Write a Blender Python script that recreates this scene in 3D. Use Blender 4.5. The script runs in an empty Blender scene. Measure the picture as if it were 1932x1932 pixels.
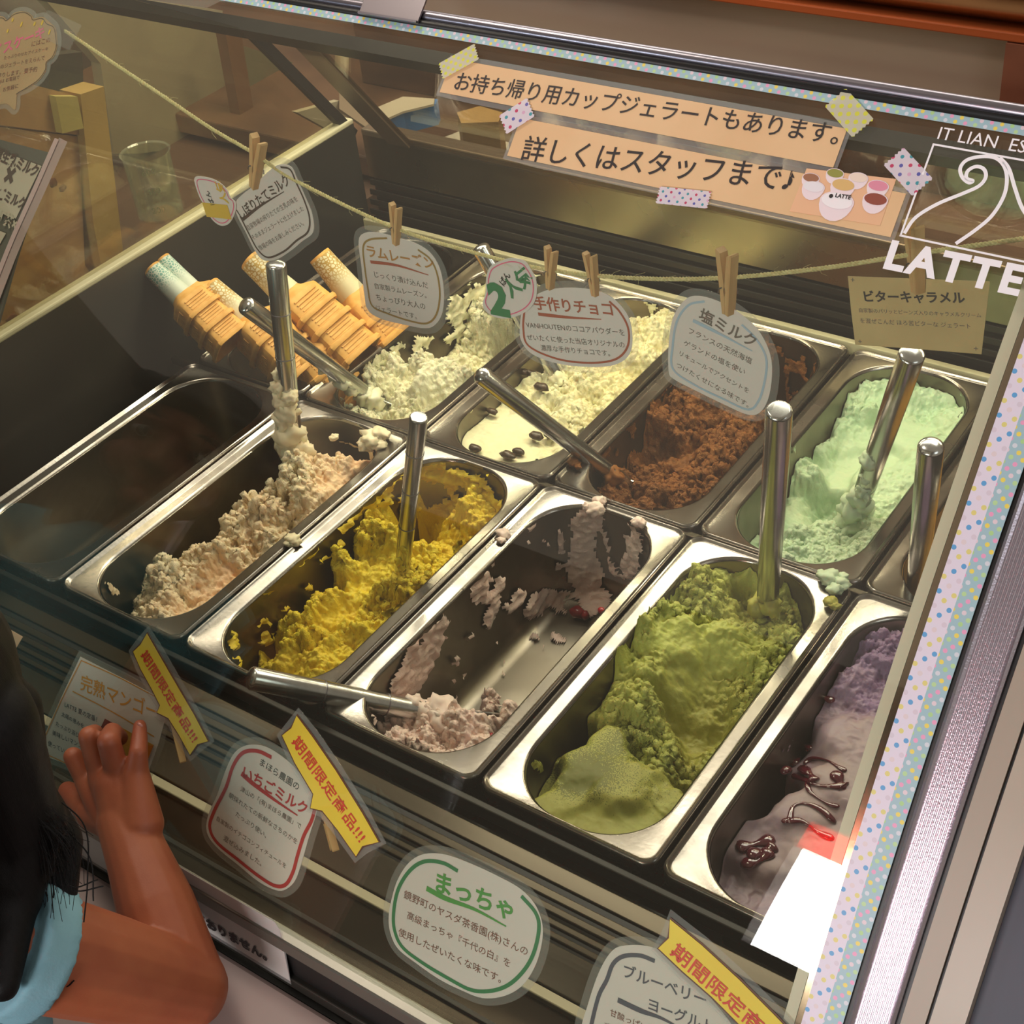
import bpy, bmesh, math, random
import numpy as np
from mathutils import Vector, Matrix
random.seed(7)
D = bpy.data
SC = bpy.context.scene
COL = SC.collection

# ------------------------------------------------------------------ camera
FPX = 2779.0                                   # focal length in pixels of the 1932 px frame
CAM = np.array([1.04884, -0.58136, 0.89993])
R = np.array([[0.8183805969, 0.5667357661, -0.0952038343],
              [0.2933206580, -0.5543982777, -0.7788488565],
              [-0.4941823451, 0.6094695408, -0.6199441012]])     # rows: right, down, forward
cd = D.cameras.new('camera')
cd.sensor_width = 36.0
cd.lens = FPX / 1932 * 36
cd.clip_start = 0.01
cam = D.objects.new('camera', cd)
COL.objects.link(cam)
m = Matrix.Identity(4)
for i in range(3):
    m[i][0], m[i][1], m[i][2], m[i][3] = R[0][i], -R[1][i], -R[2][i], CAM[i]
cam.matrix_world = m
SC.camera = cam

# ------------------------------------------------------------------ light and exposure
vs = SC.view_settings
vs.view_transform = 'Standard'
vs.look = 'None'
vs.gamma = 1.0
vs.exposure = 0.0
vs.use_curve_mapping = False
SC.cycles.use_denoising = True
SC.cycles.transparent_max_bounces = 32
SC.cycles.max_bounces = 8
SC.cycles.caustics_reflective = False
SC.cycles.caustics_refractive = False

W = D.worlds.new('shop_air')
SC.world = W
W.use_nodes = True
bg = W.node_tree.nodes['Background']
bg.inputs[0].default_value = (0.55, 0.46, 0.38, 1)
bg.inputs[1].default_value = 0.58


def area(name, loc, target, sx, sy, power, col):
    l = D.lights.new(name, 'AREA')
    l.shape = 'RECTANGLE'
    l.size, l.size_y, l.energy, l.color = sx, sy, power, col
    o = D.objects.new(name, l)
    COL.objects.link(o)
    o.location = loc
    o.rotation_euler = (Vector(target) - Vector(loc)).to_track_quat('-Z', 'Y').to_euler()
    return o


area('ceiling_light', (0.30, 1.22, 1.60), (0.4, 0.3, 0), 1.6, 0.45, 14.0, (1.0, 0.93, 0.82))
area('case_tube', (0.33, 0.578, 0.292), (0.33, 0.50, 0.0), 1.0, 0.012, 2.3, (1.0, 0.90, 0.62))
area('doorway_daylight', (0.60, -3.35, 0.90), (0.65, 0, 0.3), 1.4, 0.85, 95.0, (1.0, 0.98, 0.96))
area('plant_window_light', (-1.52, -3.34, 1.0), (-0.3, 0, 0.4), 0.6, 0.34, 22.0, (0.80, 0.90, 1.0))
area('staff_side_light', (0.1, 0.92, 0.95), (0.0, 1.20, 0.0), 1.6, 0.2, 12.0, (1.0, 0.88, 0.72))  # added fill, no known lamp: brightens the panel and counter behind the case
area('aisle_light', (-0.15, 0.10, 1.55), (-0.05, -0.32, 0.4), 0.35, 0.35, 7.0, (1.0, 0.88, 0.74))  # added fill, no known lamp: lifts the second child's face and the crate
area('shop_window_light', (2.6, -0.4, 1.5), (0.9, 0.1, 0.1), 0.8, 0.8, 6.0, (0.86, 0.92, 1.0))

# ------------------------------------------------------------------ pixel rays -> points on real surfaces


def ray(u, v):
    return R.T @ np.array([(u - 966) / FPX, (v - 966) / FPX, 1.0])


def on(u, v, ax, val):
    d = ray(u, v)
    return CAM + (val - CAM[ax]) / d[ax] * d


def at(u, v, t):
    return CAM + t * ray(u, v)


def proj(V):
    Y = (V - CAM) @ R.T
    return np.stack([966 + FPX * Y[:, 0] / Y[:, 2], 966 + FPX * Y[:, 1] / Y[:, 2]], 1)


_py = [-.211, -.2, -.156, -.116, -.081, -.04, .007, .047, .085, .13, .176]
_pz = [.054, .075, .158, .221, .273, .326, .376, .423, .467, .512, .551]
_pc = np.polyfit(_pz, _py, 3)
GZ = np.linspace(0.054, 0.551, 80)
GY = np.polyval(_pc, GZ)
GS = np.concatenate([[0], np.cumsum(np.hypot(np.diff(GY), np.diff(GZ)))])
_ty, _tz = np.gradient(GY, GS), np.gradient(GZ, GS)
GLEN = GS[-1]


class Glass:
    """a = world x, b = arc length up the curved front glass; off > 0 is the customer's side"""
    def __init__(s, off=0.0): s.o = off

    def p(s, a, b, off=0.0):
        a, b = np.asarray(a, float), np.asarray(b, float)
        bb = np.clip(b, 0, GLEN)
        y, z = np.interp(bb, GS, GY), np.interp(bb, GS, GZ)
        ty, tz = np.interp(bb, GS, _ty), np.interp(bb, GS, _tz)
        o = s.o + off
        return np.stack([a + 0 * b, y + ty * (b - bb) - tz * o, z + tz * (b - bb) + ty * o], -1)

    def inv(s, u, v):
        d = ray(u, v)
        pts = s.p(np.zeros(80), GS)
        t = (pts[:, 1] - CAM[1]) / d[1]
        f = CAM[2] + t * d[2] - pts[:, 2]
        k = np.where(np.diff(np.sign(f)))[0]
        if len(k):
            k = k[0]
            w = f[k] / (f[k] - f[k + 1])
            b = GS[k] + w * (GS[k + 1] - GS[k])
            tt = t[k] + w * (t[k + 1] - t[k])
        else:
            k = 0 if abs(f[0]) < abs(f[-1]) else 79
            j = 1 if k == 0 else 78
            P0 = pts[k]
            T = pts[k] - pts[j]
            T /= np.linalg.norm(T)
            A = np.array([[d[1], -T[1]], [d[2], -T[2]]])
            tt, e = np.linalg.solve(A, np.array([P0[1] - CAM[1], P0[2] - CAM[2]]))
            b = GS[k] + (e if k else -e)
        return np.array([CAM[0] + tt * d[0], b])


class Plane:
    """a, b = coordinates along e1, e2 from o"""
    def __init__(s, o, e1, e2):
        s.o, s.e1, s.e2 = (np.array(x, float) for x in (o, e1, e2))
        s.e1 /= np.linalg.norm(s.e1)
        s.e2 /= np.linalg.norm(s.e2)
        s.n = np.cross(s.e1, s.e2)

    def p(s, a, b, off=0.0):
        a, b = np.asarray(a, float), np.asarray(b, float)
        return s.o + a[..., None] * s.e1 + b[..., None] * s.e2 + off * s.n

    def inv(s, u, v):
        d = ray(u, v)
        t = s.n @ (s.o - CAM) / (s.n @ d)
        X = CAM + t * d - s.o
        return np.array([X @ s.e1, X @ s.e2])


def Z(ox, oy, sc, pts):
    return [(ox + x / sc, oy + y / sc) for x, y in pts]

# ------------------------------------------------------------------ numpy noise


def _h(i, j, k, s):
    n = (i * 374761393 + j * 668265263 + k * 2147483647 + s * 1274126177) & 0xFFFFFFFF
    n = ((n ^ (n >> 13)) * 1274126177) & 0xFFFFFFFF
    n = ((n ^ (n >> 16)) * 2246822519) & 0xFFFFFFFF
    return ((n ^ (n >> 15)) & 0xFFFFFF) / float(0xFFFFFF)


def vn(P, seed=0):
    I = np.floor(P).astype(np.int64)
    f = P - I
    f = f * f * (3 - 2 * f)
    r = 0
    for a in (0, 1):
        for b in (0, 1):
            for c in (0, 1):
                w = (f[:, 0] if a else 1 - f[:, 0]) * (f[:, 1] if b else 1 - f[:, 1]) * (f[:, 2] if c else 1 - f[:, 2])
                r = r + w * _h(I[:, 0] + a, I[:, 1] + b, I[:, 2] + c, seed)
    return r


def fbm(P, o=4, seed=0, g=0.5):
    r, a, s = 0, 1.0, 0
    for k in range(o):
        r = r + a * vn(P * 2 ** k + 17.3 * k, seed + k)
        s += a
        a *= g
    return r / s


def billow(P, o=3, seed=0):
    r, a, s = 0, 1.0, 0
    for k in range(o):
        r = r + a * (1 - np.abs(2 * vn(P * 2 ** k + 11.1 * k, seed + k) - 1) * 1.6)
        s += a
        a *= 0.5
    return r / s

# ------------------------------------------------------------------ mesh and object helpers
ORG = {}


def mesh(name, V, F, smooth=False, uv=None, attrs=None):
    me = D.meshes.new(name)
    V = np.asarray(V, np.float32)
    if isinstance(F, np.ndarray):
        k = F.shape[1]
        me.vertices.add(len(V))
        me.vertices.foreach_set('co', V.ravel())
        me.loops.add(F.size)
        me.loops.foreach_set('vertex_index', F.ravel().astype(np.int32))
        me.polygons.add(len(F))
        me.polygons.foreach_set('loop_start', np.arange(0, F.size, k, dtype=np.int32))
        me.update(calc_edges=True)
    else:
        me.from_pydata([tuple(map(float, v)) for v in V], [], F)
        me.update()
    if smooth:
        me.polygons.foreach_set('use_smooth', np.ones(len(me.polygons), bool))
    if uv is not None:
        L = me.uv_layers.new(name='UVMap')
        li = np.zeros(len(me.loops), np.int32)
        me.loops.foreach_get('vertex_index', li)
        L.data.foreach_set('uv', np.asarray(uv, np.float32)[li].ravel())
    for k, a in (attrs or {}).items():
        A = me.attributes.new(k, 'FLOAT', 'POINT')
        A.data.foreach_set('value', np.asarray(a, np.float32))
    return me


def mk(name, V, F, mat, parent=None, smooth=False, origin=None, uv=None, attrs=None, autos=None):
    """link ONE mesh object; V is in world metres"""
    V = np.asarray(V, float)
    po = ORG.get(parent.name, np.zeros(3)) if parent else np.zeros(3)
    if origin is None:
        origin = po if parent else np.array([(V[:, 0].min() + V[:, 0].max()) / 2, (V[:, 1].min() + V[:, 1].max()) / 2, V[:, 2].min()])
    origin = np.asarray(origin, float)
    me = mesh(name, V - origin, F, smooth, uv, attrs)
    o = D.objects.new(name, me)
    COL.objects.link(o)
    if mat: me.materials.append(mat)
    if parent: o.parent = parent
    o.location = origin - po
    ORG[o.name] = origin
    if autos:
        me.polygons.foreach_set('use_smooth', np.ones(len(me.polygons), bool))
        me.update()
        sharp_by_angle(me, autos)
    return o


def sharp_by_angle(me, deg):
    bm = bmesh.new()
    bm.from_mesh(me)
    a = math.radians(deg)
    for e in bm.edges:
        if len(e.link_faces) == 2 and e.calc_face_angle(0) > a: e.smooth = False
    bm.to_mesh(me)
    bm.free()


def tag(o, label=None, cat=None, group=None, kind=None):
    if label: o['label'] = label
    if cat: o['category'] = cat
    if group: o['group'] = group
    if kind: o['kind'] = kind
    return o


def thing(name, label, cat, loc=(0, 0, 0), group=None):
    o = D.objects.new(name, None)
    COL.objects.link(o)
    o.location = loc
    o.empty_display_size = 0.02
    ORG[o.name] = np.array(loc, float)
    return tag(o, label, cat, group)


def dup(root, mtx, label, group=None):
    r = root.copy()
    COL.objects.link(r)
    r.matrix_world = mtx
    r['label'] = label
    if group: r['group'] = group
    for ch in list(root.children):
        c = ch.copy()
        COL.objects.link(c)
        c.parent = r
        for g in ch.children:
            d = g.copy()
            COL.objects.link(d)
            d.parent = c
    return r


def join(parts):
    V, F, n = [], [], 0
    for v, f in parts:
        V.append(np.asarray(v, float))
        F += [tuple(int(i) + n for i in q) for q in f]
        n += len(v)
    return np.concatenate(V), F


def box(lo, hi, bev=0.0, seg=2):
    bm = bmesh.new()
    bmesh.ops.create_cube(bm, size=1)
    lo, hi = np.minimum(lo, hi), np.maximum(lo, hi)
    for v in bm.verts:
        v.co = Vector([lo[i] + (v.co[i] + 0.5) * (hi[i] - lo[i]) for i in range(3)])
    if bev: bmesh.ops.bevel(bm, geom=bm.edges[:], offset=bev, segments=seg, affect='EDGES', profile=0.5)
    V = np.array([v.co[:] for v in bm.verts])
    bm.verts.index_update()
    F = [tuple(v.index for v in f.verts) for f in bm.faces]
    bm.free()
    return V, F


def xprism(prof, x0, x1, bev=0):
    """closed (y, z) outline swept along x"""
    n = len(prof)
    V = [(x0, y, z) for y, z in prof] + [(x1, y, z) for y, z in prof]
    F = [(i, (i + 1) % n, n + (i + 1) % n, n + i) for i in range(n)] + [tuple(range(n))[::-1], tuple(range(n, 2 * n))]
    return np.array(V), F


def lathe(prof, n=24, cap=True):
    V, F = [], []
    for r, z in prof:
        for k in range(n):
            a = 2 * math.pi * k / n
            V.append((r * math.cos(a), r * math.sin(a), z))
    for j in range(len(prof) - 1):
        for k in range(n):
            F.append((j * n + k, j * n + (k + 1) % n, (j + 1) * n + (k + 1) % n, (j + 1) * n + k))
    if cap:
        F.append(tuple(range(n))[::-1])
        F.append(tuple(range((len(prof) - 1) * n, len(prof) * n)))
    return np.array(V), F


def frame(p0, p1, up=(0, 0, 1)):
    """4x4 numpy: local z runs from p0 to p1"""
    p0, p1 = np.array(p0, float), np.array(p1, float)
    z = (p1 - p0) / np.linalg.norm(p1 - p0)
    x = np.cross(up, z)
    if np.linalg.norm(x) < 1e-4: x = np.array([1.0, 0, 0])
    x /= np.linalg.norm(x)
    M4 = np.eye(4)
    M4[:3, 0], M4[:3, 1], M4[:3, 2], M4[:3, 3] = x, np.cross(z, x), z, p0
    return M4


def xf(M4, V):
    return np.asarray(V) @ M4[:3, :3].T + M4[:3, 3]


def tube(P, rad, n=10, cap=True):
    P = np.asarray(P, float)
    rad = np.full(len(P), rad, float) if np.isscalar(rad) else np.asarray(rad, float)
    T = np.gradient(P, axis=0)
    T /= np.linalg.norm(T, axis=1)[:, None] + 1e-12
    N = np.cross(T[0], [0.13, 0.27, 0.95])
    N /= np.linalg.norm(N)
    V = []
    for i in range(len(P)):
        N = N - (N @ T[i]) * T[i]
        N /= np.linalg.norm(N)
        B = np.cross(T[i], N)
        for k in range(n):
            a = 2 * math.pi * k / n
            V.append(P[i] + rad[i] * (math.cos(a) * N + math.sin(a) * B))
    F = [(j * n + k, j * n + (k + 1) % n, (j + 1) * n + (k + 1) % n, (j + 1) * n + k) for j in range(len(P) - 1) for k in range(n)]
    if cap: F += [tuple(range(n))[::-1], tuple(range((len(P) - 1) * n, len(P) * n))]
    return np.array(V), F


def smooth_curve(P, closed=False, n=8):
    P = np.asarray(P, float)
    N = len(P)
    out = []
    for i in range(N if closed else N - 1):
        p1, p2 = P[i], P[(i + 1) % N]
        p0 = P[(i - 1) % N] if closed or i > 0 else 2 * p1 - p2
        p3 = P[(i + 2) % N] if closed or i + 2 < N else 2 * p2 - p1
        for k in range(n):
            t = k / n
            out.append(0.5 * (2 * p1 + (p2 - p0) * t + (2 * p0 - 5 * p1 + 4 * p2 - p3) * t * t + (3 * p1 - p0 - 3 * p2 + p3) * t ** 3))
    if not closed: out.append(P[-1])
    return np.array(out)

# ------------------------------------------------------------------ materials


def rgb(h, g=1.0):
    h = h.lstrip('#')
    c = [int(h[i:i + 2], 16) / 255 for i in (0, 2, 4)]
    return tuple((x / 12.92 if x <= 0.04045 else ((x + 0.055) / 1.055) ** 2.4) * g for x in c) + (1,)


class NT:
    def __init__(s, name):
        s.m = D.materials.new(name)
        s.m.use_nodes = True
        s.t = s.m.node_tree
        s.t.nodes.clear()
        s.out = s.n('ShaderNodeOutputMaterial')

    def n(s, typ, **kw):
        nd = s.t.nodes.new(typ)
        for k, v in kw.items():
            if k.startswith('_'): setattr(nd, k[1:], v)
            else: s.set(nd, k.replace('__', ' '), v)
        return nd

    def set(s, nd, k, v):
        sock = nd.inputs[int(k[1:])] if k[0] == 'i' and k[1:].isdigit() else nd.inputs[k]
        if hasattr(v, 'is_output') or isinstance(v, bpy.types.NodeSocket): s.t.links.new(v, sock)
        else: sock.default_value = v

    def math(s, op, a, b=0.0, c=0.0):
        nd = s.t.nodes.new('ShaderNodeMath')
        nd.operation = op
        for i, v in enumerate((a, b, c)):
            if isinstance(v, bpy.types.NodeSocket): s.t.links.new(v, nd.inputs[i])
            else: nd.inputs[i].default_value = v
        return nd.outputs[0]

    def mix(s, f, a, b):
        nd = s.t.nodes.new('ShaderNodeMix')
        nd.data_type = 'RGBA'
        for i, v in ((0, f), (6, a), (7, b)):
            if isinstance(v, bpy.types.NodeSocket): s.t.links.new(v, nd.inputs[i])
            else: nd.inputs[i].default_value = v
        return nd.outputs[2]


def M(name, col, rough=0.5, metal=0.0, col2=None, nscale=30.0, stretch=(1, 1, 1), bump=0.0, bscale=200.0, spec=0.5,
      coat=0.0, alpha=1.0, emit=0.0, trans=0.0, aniso=0.0, sss=0.0, lo=0.35, hi=0.65, rvar=0.0):
    t = NT(name)
    tc = t.n('ShaderNodeTexCoord')
    mp = t.n('ShaderNodeMapping', Vector=tc.outputs['Object'], Scale=stretch)
    c = col
    if col2 is not None or rvar:
        nz = t.n('ShaderNodeTexNoise', Vector=mp.outputs[0], Scale=nscale, Detail=5.0)
        mr = t.n('ShaderNodeMapRange', Value=nz.outputs[0])
        mr.inputs[1].default_value, mr.inputs[2].default_value = lo, hi
        if col2 is not None: c = t.mix(mr.outputs[0], col, col2)
    p = t.n('ShaderNodeBsdfPrincipled', Roughness=rough, Metallic=metal)
    t.set(p, 'Base Color', c)
    if rvar:
        t.set(p, 'Roughness', t.math('MULTIPLY_ADD', mr.outputs[0], rvar, rough - rvar / 2))
    t.set(p, 'Specular IOR Level', spec)
    t.set(p, 'Coat Weight', coat)
    t.set(p, 'Alpha', alpha)
    t.set(p, 'Transmission Weight', trans)
    t.set(p, 'Anisotropic', aniso)
    if sss:
        t.set(p, 'Subsurface Weight', sss)
        t.set(p, 'Subsurface Scale', 0.006)
    if emit:
        t.set(p, 'Emission Color', c)
        t.set(p, 'Emission Strength', emit)
    if bump:
        nb = t.n('ShaderNodeTexNoise', Vector=mp.outputs[0], Scale=bscale, Detail=4.0)
        bp = t.n('ShaderNodeBump', Height=nb.outputs[0], Strength=bump, Distance=0.001)
        t.set(p, 'Normal', bp.outputs[0])
    t.t.links.new(p.outputs[0], t.out.inputs[0])
    return t.m


def clear_mat(name, tint=(1, 1, 1, 1), ior=1.5, rough=0.0, haze=0.0, hazecol=(1, 1, 1, 1), gl=1.0):
    t = NT(name)
    tr = t.n('ShaderNodeBsdfTransparent', Color=tint)
    gs = t.n('ShaderNodeBsdfGlossy', Color=(gl, gl, gl, 1), Roughness=rough)
    ge = t.n('ShaderNodeNewGeometry')
    vm = t.n('ShaderNodeVectorMath', _operation='DOT_PRODUCT', i0=ge.outputs['Normal'], i1=ge.outputs['Incoming'])
    k = t.math('SUBTRACT', 1.0, t.math('ABSOLUTE', vm.outputs['Value']))
    f0 = ((ior - 1) / (ior + 1)) ** 2
    fac = t.math('MULTIPLY_ADD', t.math('POWER', k, 5.0), 1 - f0, f0)      # Schlick, same from both sides of a thin sheet
    mx = t.n('ShaderNodeMixShader', Fac=fac)
    t.t.links.new(tr.outputs[0], mx.inputs[1])
    t.t.links.new(gs.outputs[0], mx.inputs[2])
    last = mx
    if haze:
        df = t.n('ShaderNodeBsdfDiffuse', Color=hazecol)
        m2 = t.n('ShaderNodeMixShader', Fac=haze)
        t.t.links.new(mx.outputs[0], m2.inputs[1])
        t.t.links.new(df.outputs[0], m2.inputs[2])
        last = m2
    t.t.links.new(last.outputs[0], t.out.inputs[0])
    return t.m


GLASS = clear_mat('front_glass', (0.93, 0.95, 0.90, 1), 1.5, haze=0.012, hazecol=(0.9, 0.8, 0.65, 1))
FILM = clear_mat('laminate_film', (0.95, 0.95, 0.94, 1), 1.45, rough=0.08, haze=0.10, hazecol=(0.8, 0.8, 0.8, 1))
TINT = clear_mat('rear_door_glass', (0.90, 0.86, 0.78, 1), 1.5)
SIDEGL = clear_mat('side_glass', (0.90, 0.88, 0.78, 1), 1.5)
STEEL = M('pan_steel', rgb('#a8a19a'), 0.23, 1.0, col2=rgb('#837d77'), nscale=14, bump=0.06, bscale=260, rvar=0.16)
STEELIN = M('pan_inside_steel', rgb('#958d7f'), 0.34, 1.0, col2=rgb('#746c60'), nscale=9, bump=0.05, bscale=200, rvar=0.15)
TOOL = M('spatula_steel', rgb('#c9c9c8'), 0.22, 1.0, col2=rgb('#b1b0ae'), nscale=60, stretch=(1, 1, 0.1), bump=0.02)
CHROME = M('chrome_trim', rgb('#918d96'), 0.28, 1.0)
BRUSHED = M('case_steel', rgb('#665f53'), 0.2, 1.0, col2=rgb('#4d473d'), nscale=6, stretch=(0.2, 3, 3), bump=0.04, bscale=120)
DARKST = M('dark_case_metal', rgb('#3a3834'), 0.38, 0.7, col2=rgb('#2a2826'), nscale=8)
BLACK = M('black_gasket', rgb('#141212'), 0.45)
DARK = M('dark_case_liner', rgb('#3b3a36'), 0.35, 0.3, col2=rgb('#2d2c2a'), nscale=4)
CREAM = M('cream_trim', rgb('#cfc8a8'), 0.5, col2=rgb('#c2ba98'), nscale=12)
BEIGE = M('beige_panel', rgb('#a39585'), 0.45, col2=rgb('#9a8c7c'), nscale=3, bump=0.03)
WALLM = M('plaster_wall', rgb('#ad9c8c'), 0.7, col2=rgb('#a39282'), nscale=1.5)
PINKST = M('pinkish_stone_ledge', rgb('#a8938d'), 0.45, col2=rgb('#9b8680'), nscale=8, bump=0.05)
WHITE = M('white_vinyl', rgb('#f2eff4'), 0.4)
PAPER = M('card_paper', rgb('#d9d2d0'), 0.55)
PEACH = M('peach_paper', rgb('#deba8e'), 0.55, col2=rgb('#d8b184'), nscale=20)
KRAFT = M('kraft_paper', rgb('#c3ab78'), 0.7, col2=rgb('#b69e6c'), nscale=25)
YELLOWP = M('yellow_print', rgb('#ead03c'), 0.5, col2=rgb('#e2bd2c'), nscale=12)
PINE = M('clothespin_wood', rgb('#d3ad78'), 0.6, col2=rgb('#b98f5a'), nscale=90, stretch=(1, 1, 0.12), bump=0.08)
PLANK = M('pine_board', rgb('#b48d63'), 0.6, col2=rgb('#94694a'), nscale=7, stretch=(1.0, 1, 5.0), lo=0.4, hi=0.75)
BROWNW = M('brown_stained_wood', rgb('#6d4f38'), 0.5, col2=rgb('#523a2a'), nscale=7, stretch=(1, 1, 6))
JUTE = M('cotton_cord', rgb('#d8cd98'), 0.8, col2=rgb('#b9ac72'), nscale=600)


def ink(name, h, rough=0.5): return M(name, rgb(h), rough)


INK = ink('black_ink', '#2a2223')
BROWNI = ink('brown_ink', '#7a4a3a')
GREYI = ink('grey_ink', '#6d625c')
REDI = ink('red_ink', '#b5262c')
REDP = ink('red_print', '#cf3a24')
GREENI = ink('green_ink', '#2f7c4c')
GREENL = ink('light_green_ink', '#4e9a45')
GOLDI = ink('gold_ink', '#9c7d3f')
GOLDT = ink('gold_title_ink', '#b4813f')
TERRA = ink('terracotta_ink', '#a8543a')
BLUEB = ink('pale_blue_ink', '#a7bdd2')
SLATE = ink('slate_ink', '#4b4c5c')
ORANGEI = ink('orange_ink', '#d8952c')
PINKI = ink('pink_ink', '#e2688f')
YELI = ink('yellow_ink', '#d9b53a')
DBROWN = ink('dark_brown_ink', '#4c3a32')
MAROON = ink('maroon_ink', '#5b3329')

# ------------------------------------------------------------------ setting: shop, counter and display case
PW, PL = 0.16782, 0.36
XL, XR = -0.205, 0.850
G = Glass()


def bx(name, lo, hi, mat, parent=None, bev=0.0, **k):
    V, F = box(lo, hi, bev)
    o = mk(name, V, F, mat, parent)
    if k: tag(o, **k)
    return o


S = dict(kind='structure')
bx('floor', (-4, -4.2, -0.95), (4, 3, -0.90), M('shop_floor', rgb('#5b4638'), 0.4, col2=rgb('#4a382c'), nscale=3), **S)
bx('wall_back', (-3, 2.0, -0.9), (3, 2.06, 2.2), WALLM, **S)
bx('wall_left', (-3.06, -4.2, -0.9), (-3.0, 2.0, 2.2), M('wall_brown', rgb('#6b5645'), 0.8), **S)
DOORM = M('entrance_wall', rgb('#3c2c24'), 0.8, col2=rgb('#2d211b'), nscale=2)
V, F = join([box((-3, -3.3, -0.9), (-1.82, -3.2, 2.2)), box((-1.22, -3.3, -0.9), (-0.04, -3.2, 2.2)), box((-1.82, -3.3, 1.17), (-1.22, -3.2, 2.2)), box((-1.82, -3.3, -.9), (-1.22, -3.2, .83)),
             box((1.25, -3.3, -0.9), (3, -3.2, 2.2)), box((-0.04, -3.3, 1.29), (1.25, -3.2, 2.2)), box((-0.04, -3.3, -0.9), (1.25, -3.2, 0.53))])
tag(mk('wall_front', V, F, DOORM), **S)
t_ = NT('red_awning_cloth')
t_.t.links.new(t_.n('ShaderNodeBsdfTranslucent', Color=rgb('#d8242f')).outputs[0], t_.out.inputs[0])
bx('trim_1', (-0.04, -3.232, 1.13), (1.25, -3.230, 1.29), t_.m, **S)
LEAFM = M('palm_leaf', rgb('#2c4422'), .5)
palm = thing('potted_palm', 'dark palm in front of the small shop window, seen only as a reflection', 'plant', (-1.5, -3.0, -0.9))
V, F = lathe([(.10, 0), (.14, .22), (.15, .24), (.12, .24), (.10, .20), (.001, .20)], 24, cap=False)
mk('pot', V + [-1.5, -3.0, -0.9], F, M('terracotta_pot', rgb('#7a4a34'), .7), palm, autos=40)
rp = random.Random(3)
for k in range(11):
    a_ = rp.uniform(-1, 1)
    tip = np.array([-1.5 + a_ * .42, -3.0 + rp.uniform(-.15, .15), .95 + rp.uniform(-.12, .22)])
    Pm = smooth_curve([(-1.5, -3.0, -.69), (-1.5 + a_ * .08, -3.0, .3), tip], n=8)
    parts = [tube(Pm, .005, 5)]
    for q in range(9, len(Pm)):
        for sd in (-1, 1):
            e_ = Pm[q] + np.array([sd * .10, rp.uniform(-.03, .03), -.02 + rp.uniform(-.05, .03)])
            parts.append((np.array([Pm[q] + [0, 0, .006], e_, Pm[q] - [0, 0, .006]]), [(0, 1, 2)]))
    V, F = join(parts)
    mk('frond', V, F, LEAFM, palm)

# counter front ledge, case base
ctr = thing('service_counter', 'counter with a pinkish grey stone ledge along the front of the display case', 'counter', (0, -.3, -.9))
bx('stone_ledge', (-1.2, -0.345, -0.03), (1.3, -0.222, 0.0), PINKST, ctr, 0.004)
bx('counter_front', (-1.2, -0.33, -0.9), (1.3, -0.25, -0.031), BEIGE, ctr)

case = thing('display_case', 'glass fronted gelato display case holding two rows of steel pans', 'display case', (0.33, 0.25, -0.9))
V, F = join([box((XL - .01, -0.21, -0.9), (0.98, 0.78, -0.2)), box((XL - 0.01, -0.03, -0.2), (0.98, -0.012, -0.03)),
             box((XL - .01, -0.215, -0.2), (0.98, -0.21, -0.02))])
mk('cabinet_body', V, F, DARK, case)
bx('trough_floor', (XL, -0.012, -0.16), (0.86, 0.74, -0.15), DARK, case)
# liner: left wall with cream rim
bx('side_liner', (XL - 0.008, -0.20, -0.15), (XL + .004, 0.735, 0.134), DARK, case)
bx('cream_rim', (XL - 0.014, -0.13, 0.134), (XL + 0.005, 0.735, 0.141), CREAM, case, 0.002)
bx('side_liner', (0.855, -0.20, -0.15), (0.866, 0.735, 0.10), DARK, case)
# back of the well
bx('back_rail', (XL, 0.722, -0.012), (0.85, 0.730, 0.004), CREAM, case, 0.001)
bx('back_recess', (XL, 0.760, -0.15), (0.85, 0.770, 0.07), BLACK, case)
for i, z in enumerate((0.001, 0.014, 0.027, 0.040)):
    bx('slat', (XL, 0.742 + .003 * i, z), (0.85, 0.7445 + .003 * i, z + 0.0085), DARKST, case, 0.0008)
bx('back_plate', (XL, 0.752, 0.052), (0.85, 0.757, 0.113), M('back_plate_steel', rgb('#a8a08c'), 0.36, 1.0, col2=rgb('#7e765f'), nscale=5, rvar=.2), case)
bx('back_sill', (XL, 0.750, 0.111), (0.85, 0.775, 0.120), M('sill_metal', rgb('#8a7a68'), 0.35, 0.6), case, 0.002)
# rail between the rows, rail in front
bx('pan_rail', (XL, 0.3565, -0.012), (0.85, 0.3635, -0.0035), BRUSHED, case, 0.001)
bx('pan_rail', (XL, -0.012, -0.02), (0.85, -0.006, -0.006), DARKST, case, 0.001)

grille = thing('air_grille', 'slatted steel air grille along the front below the gelato pans', 'grille', (0.33, -0.06, -0.03))
GRM = M('grille_steel', rgb('#5c5447'), 0.2, 1.0, col2=rgb('#453e34'), nscale=5, stretch=(0.3, 3, 3))
ys = [(-0.032, -0.047), (-0.053, -0.060), (-0.064, -0.070), (-0.074, -0.079), (-0.083, -0.088)]
for a, b in ys:
    bx('slat', (XL, b, -0.004), (0.853, a, 0.0), GRM, grille, 0.0009)
bx('grille_pan', (XL, -0.092, -0.03), (0.853, -0.030, -0.026), BLACK, grille)
shelf = thing('front_deck', 'brownish steel deck between the air grille and the front glass', 'deck', (0.33, -0.14, -0.03))
bx('deck_plate', (XL, -0.124, -0.006), (0.853, -0.092, 0.001), BRUSHED, shelf, 0.001)
bx('deck_groove', (XL, -0.1262, -0.006), (0.853, -0.124, -0.002), BLACK, shelf)
bx('deck_strip', (XL, -0.1345, -0.006), (0.853, -0.1262, 0.003), M('deck_strip_metal', rgb('#a89f86'), 0.4, 0.5), shelf, 0.001)
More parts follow.
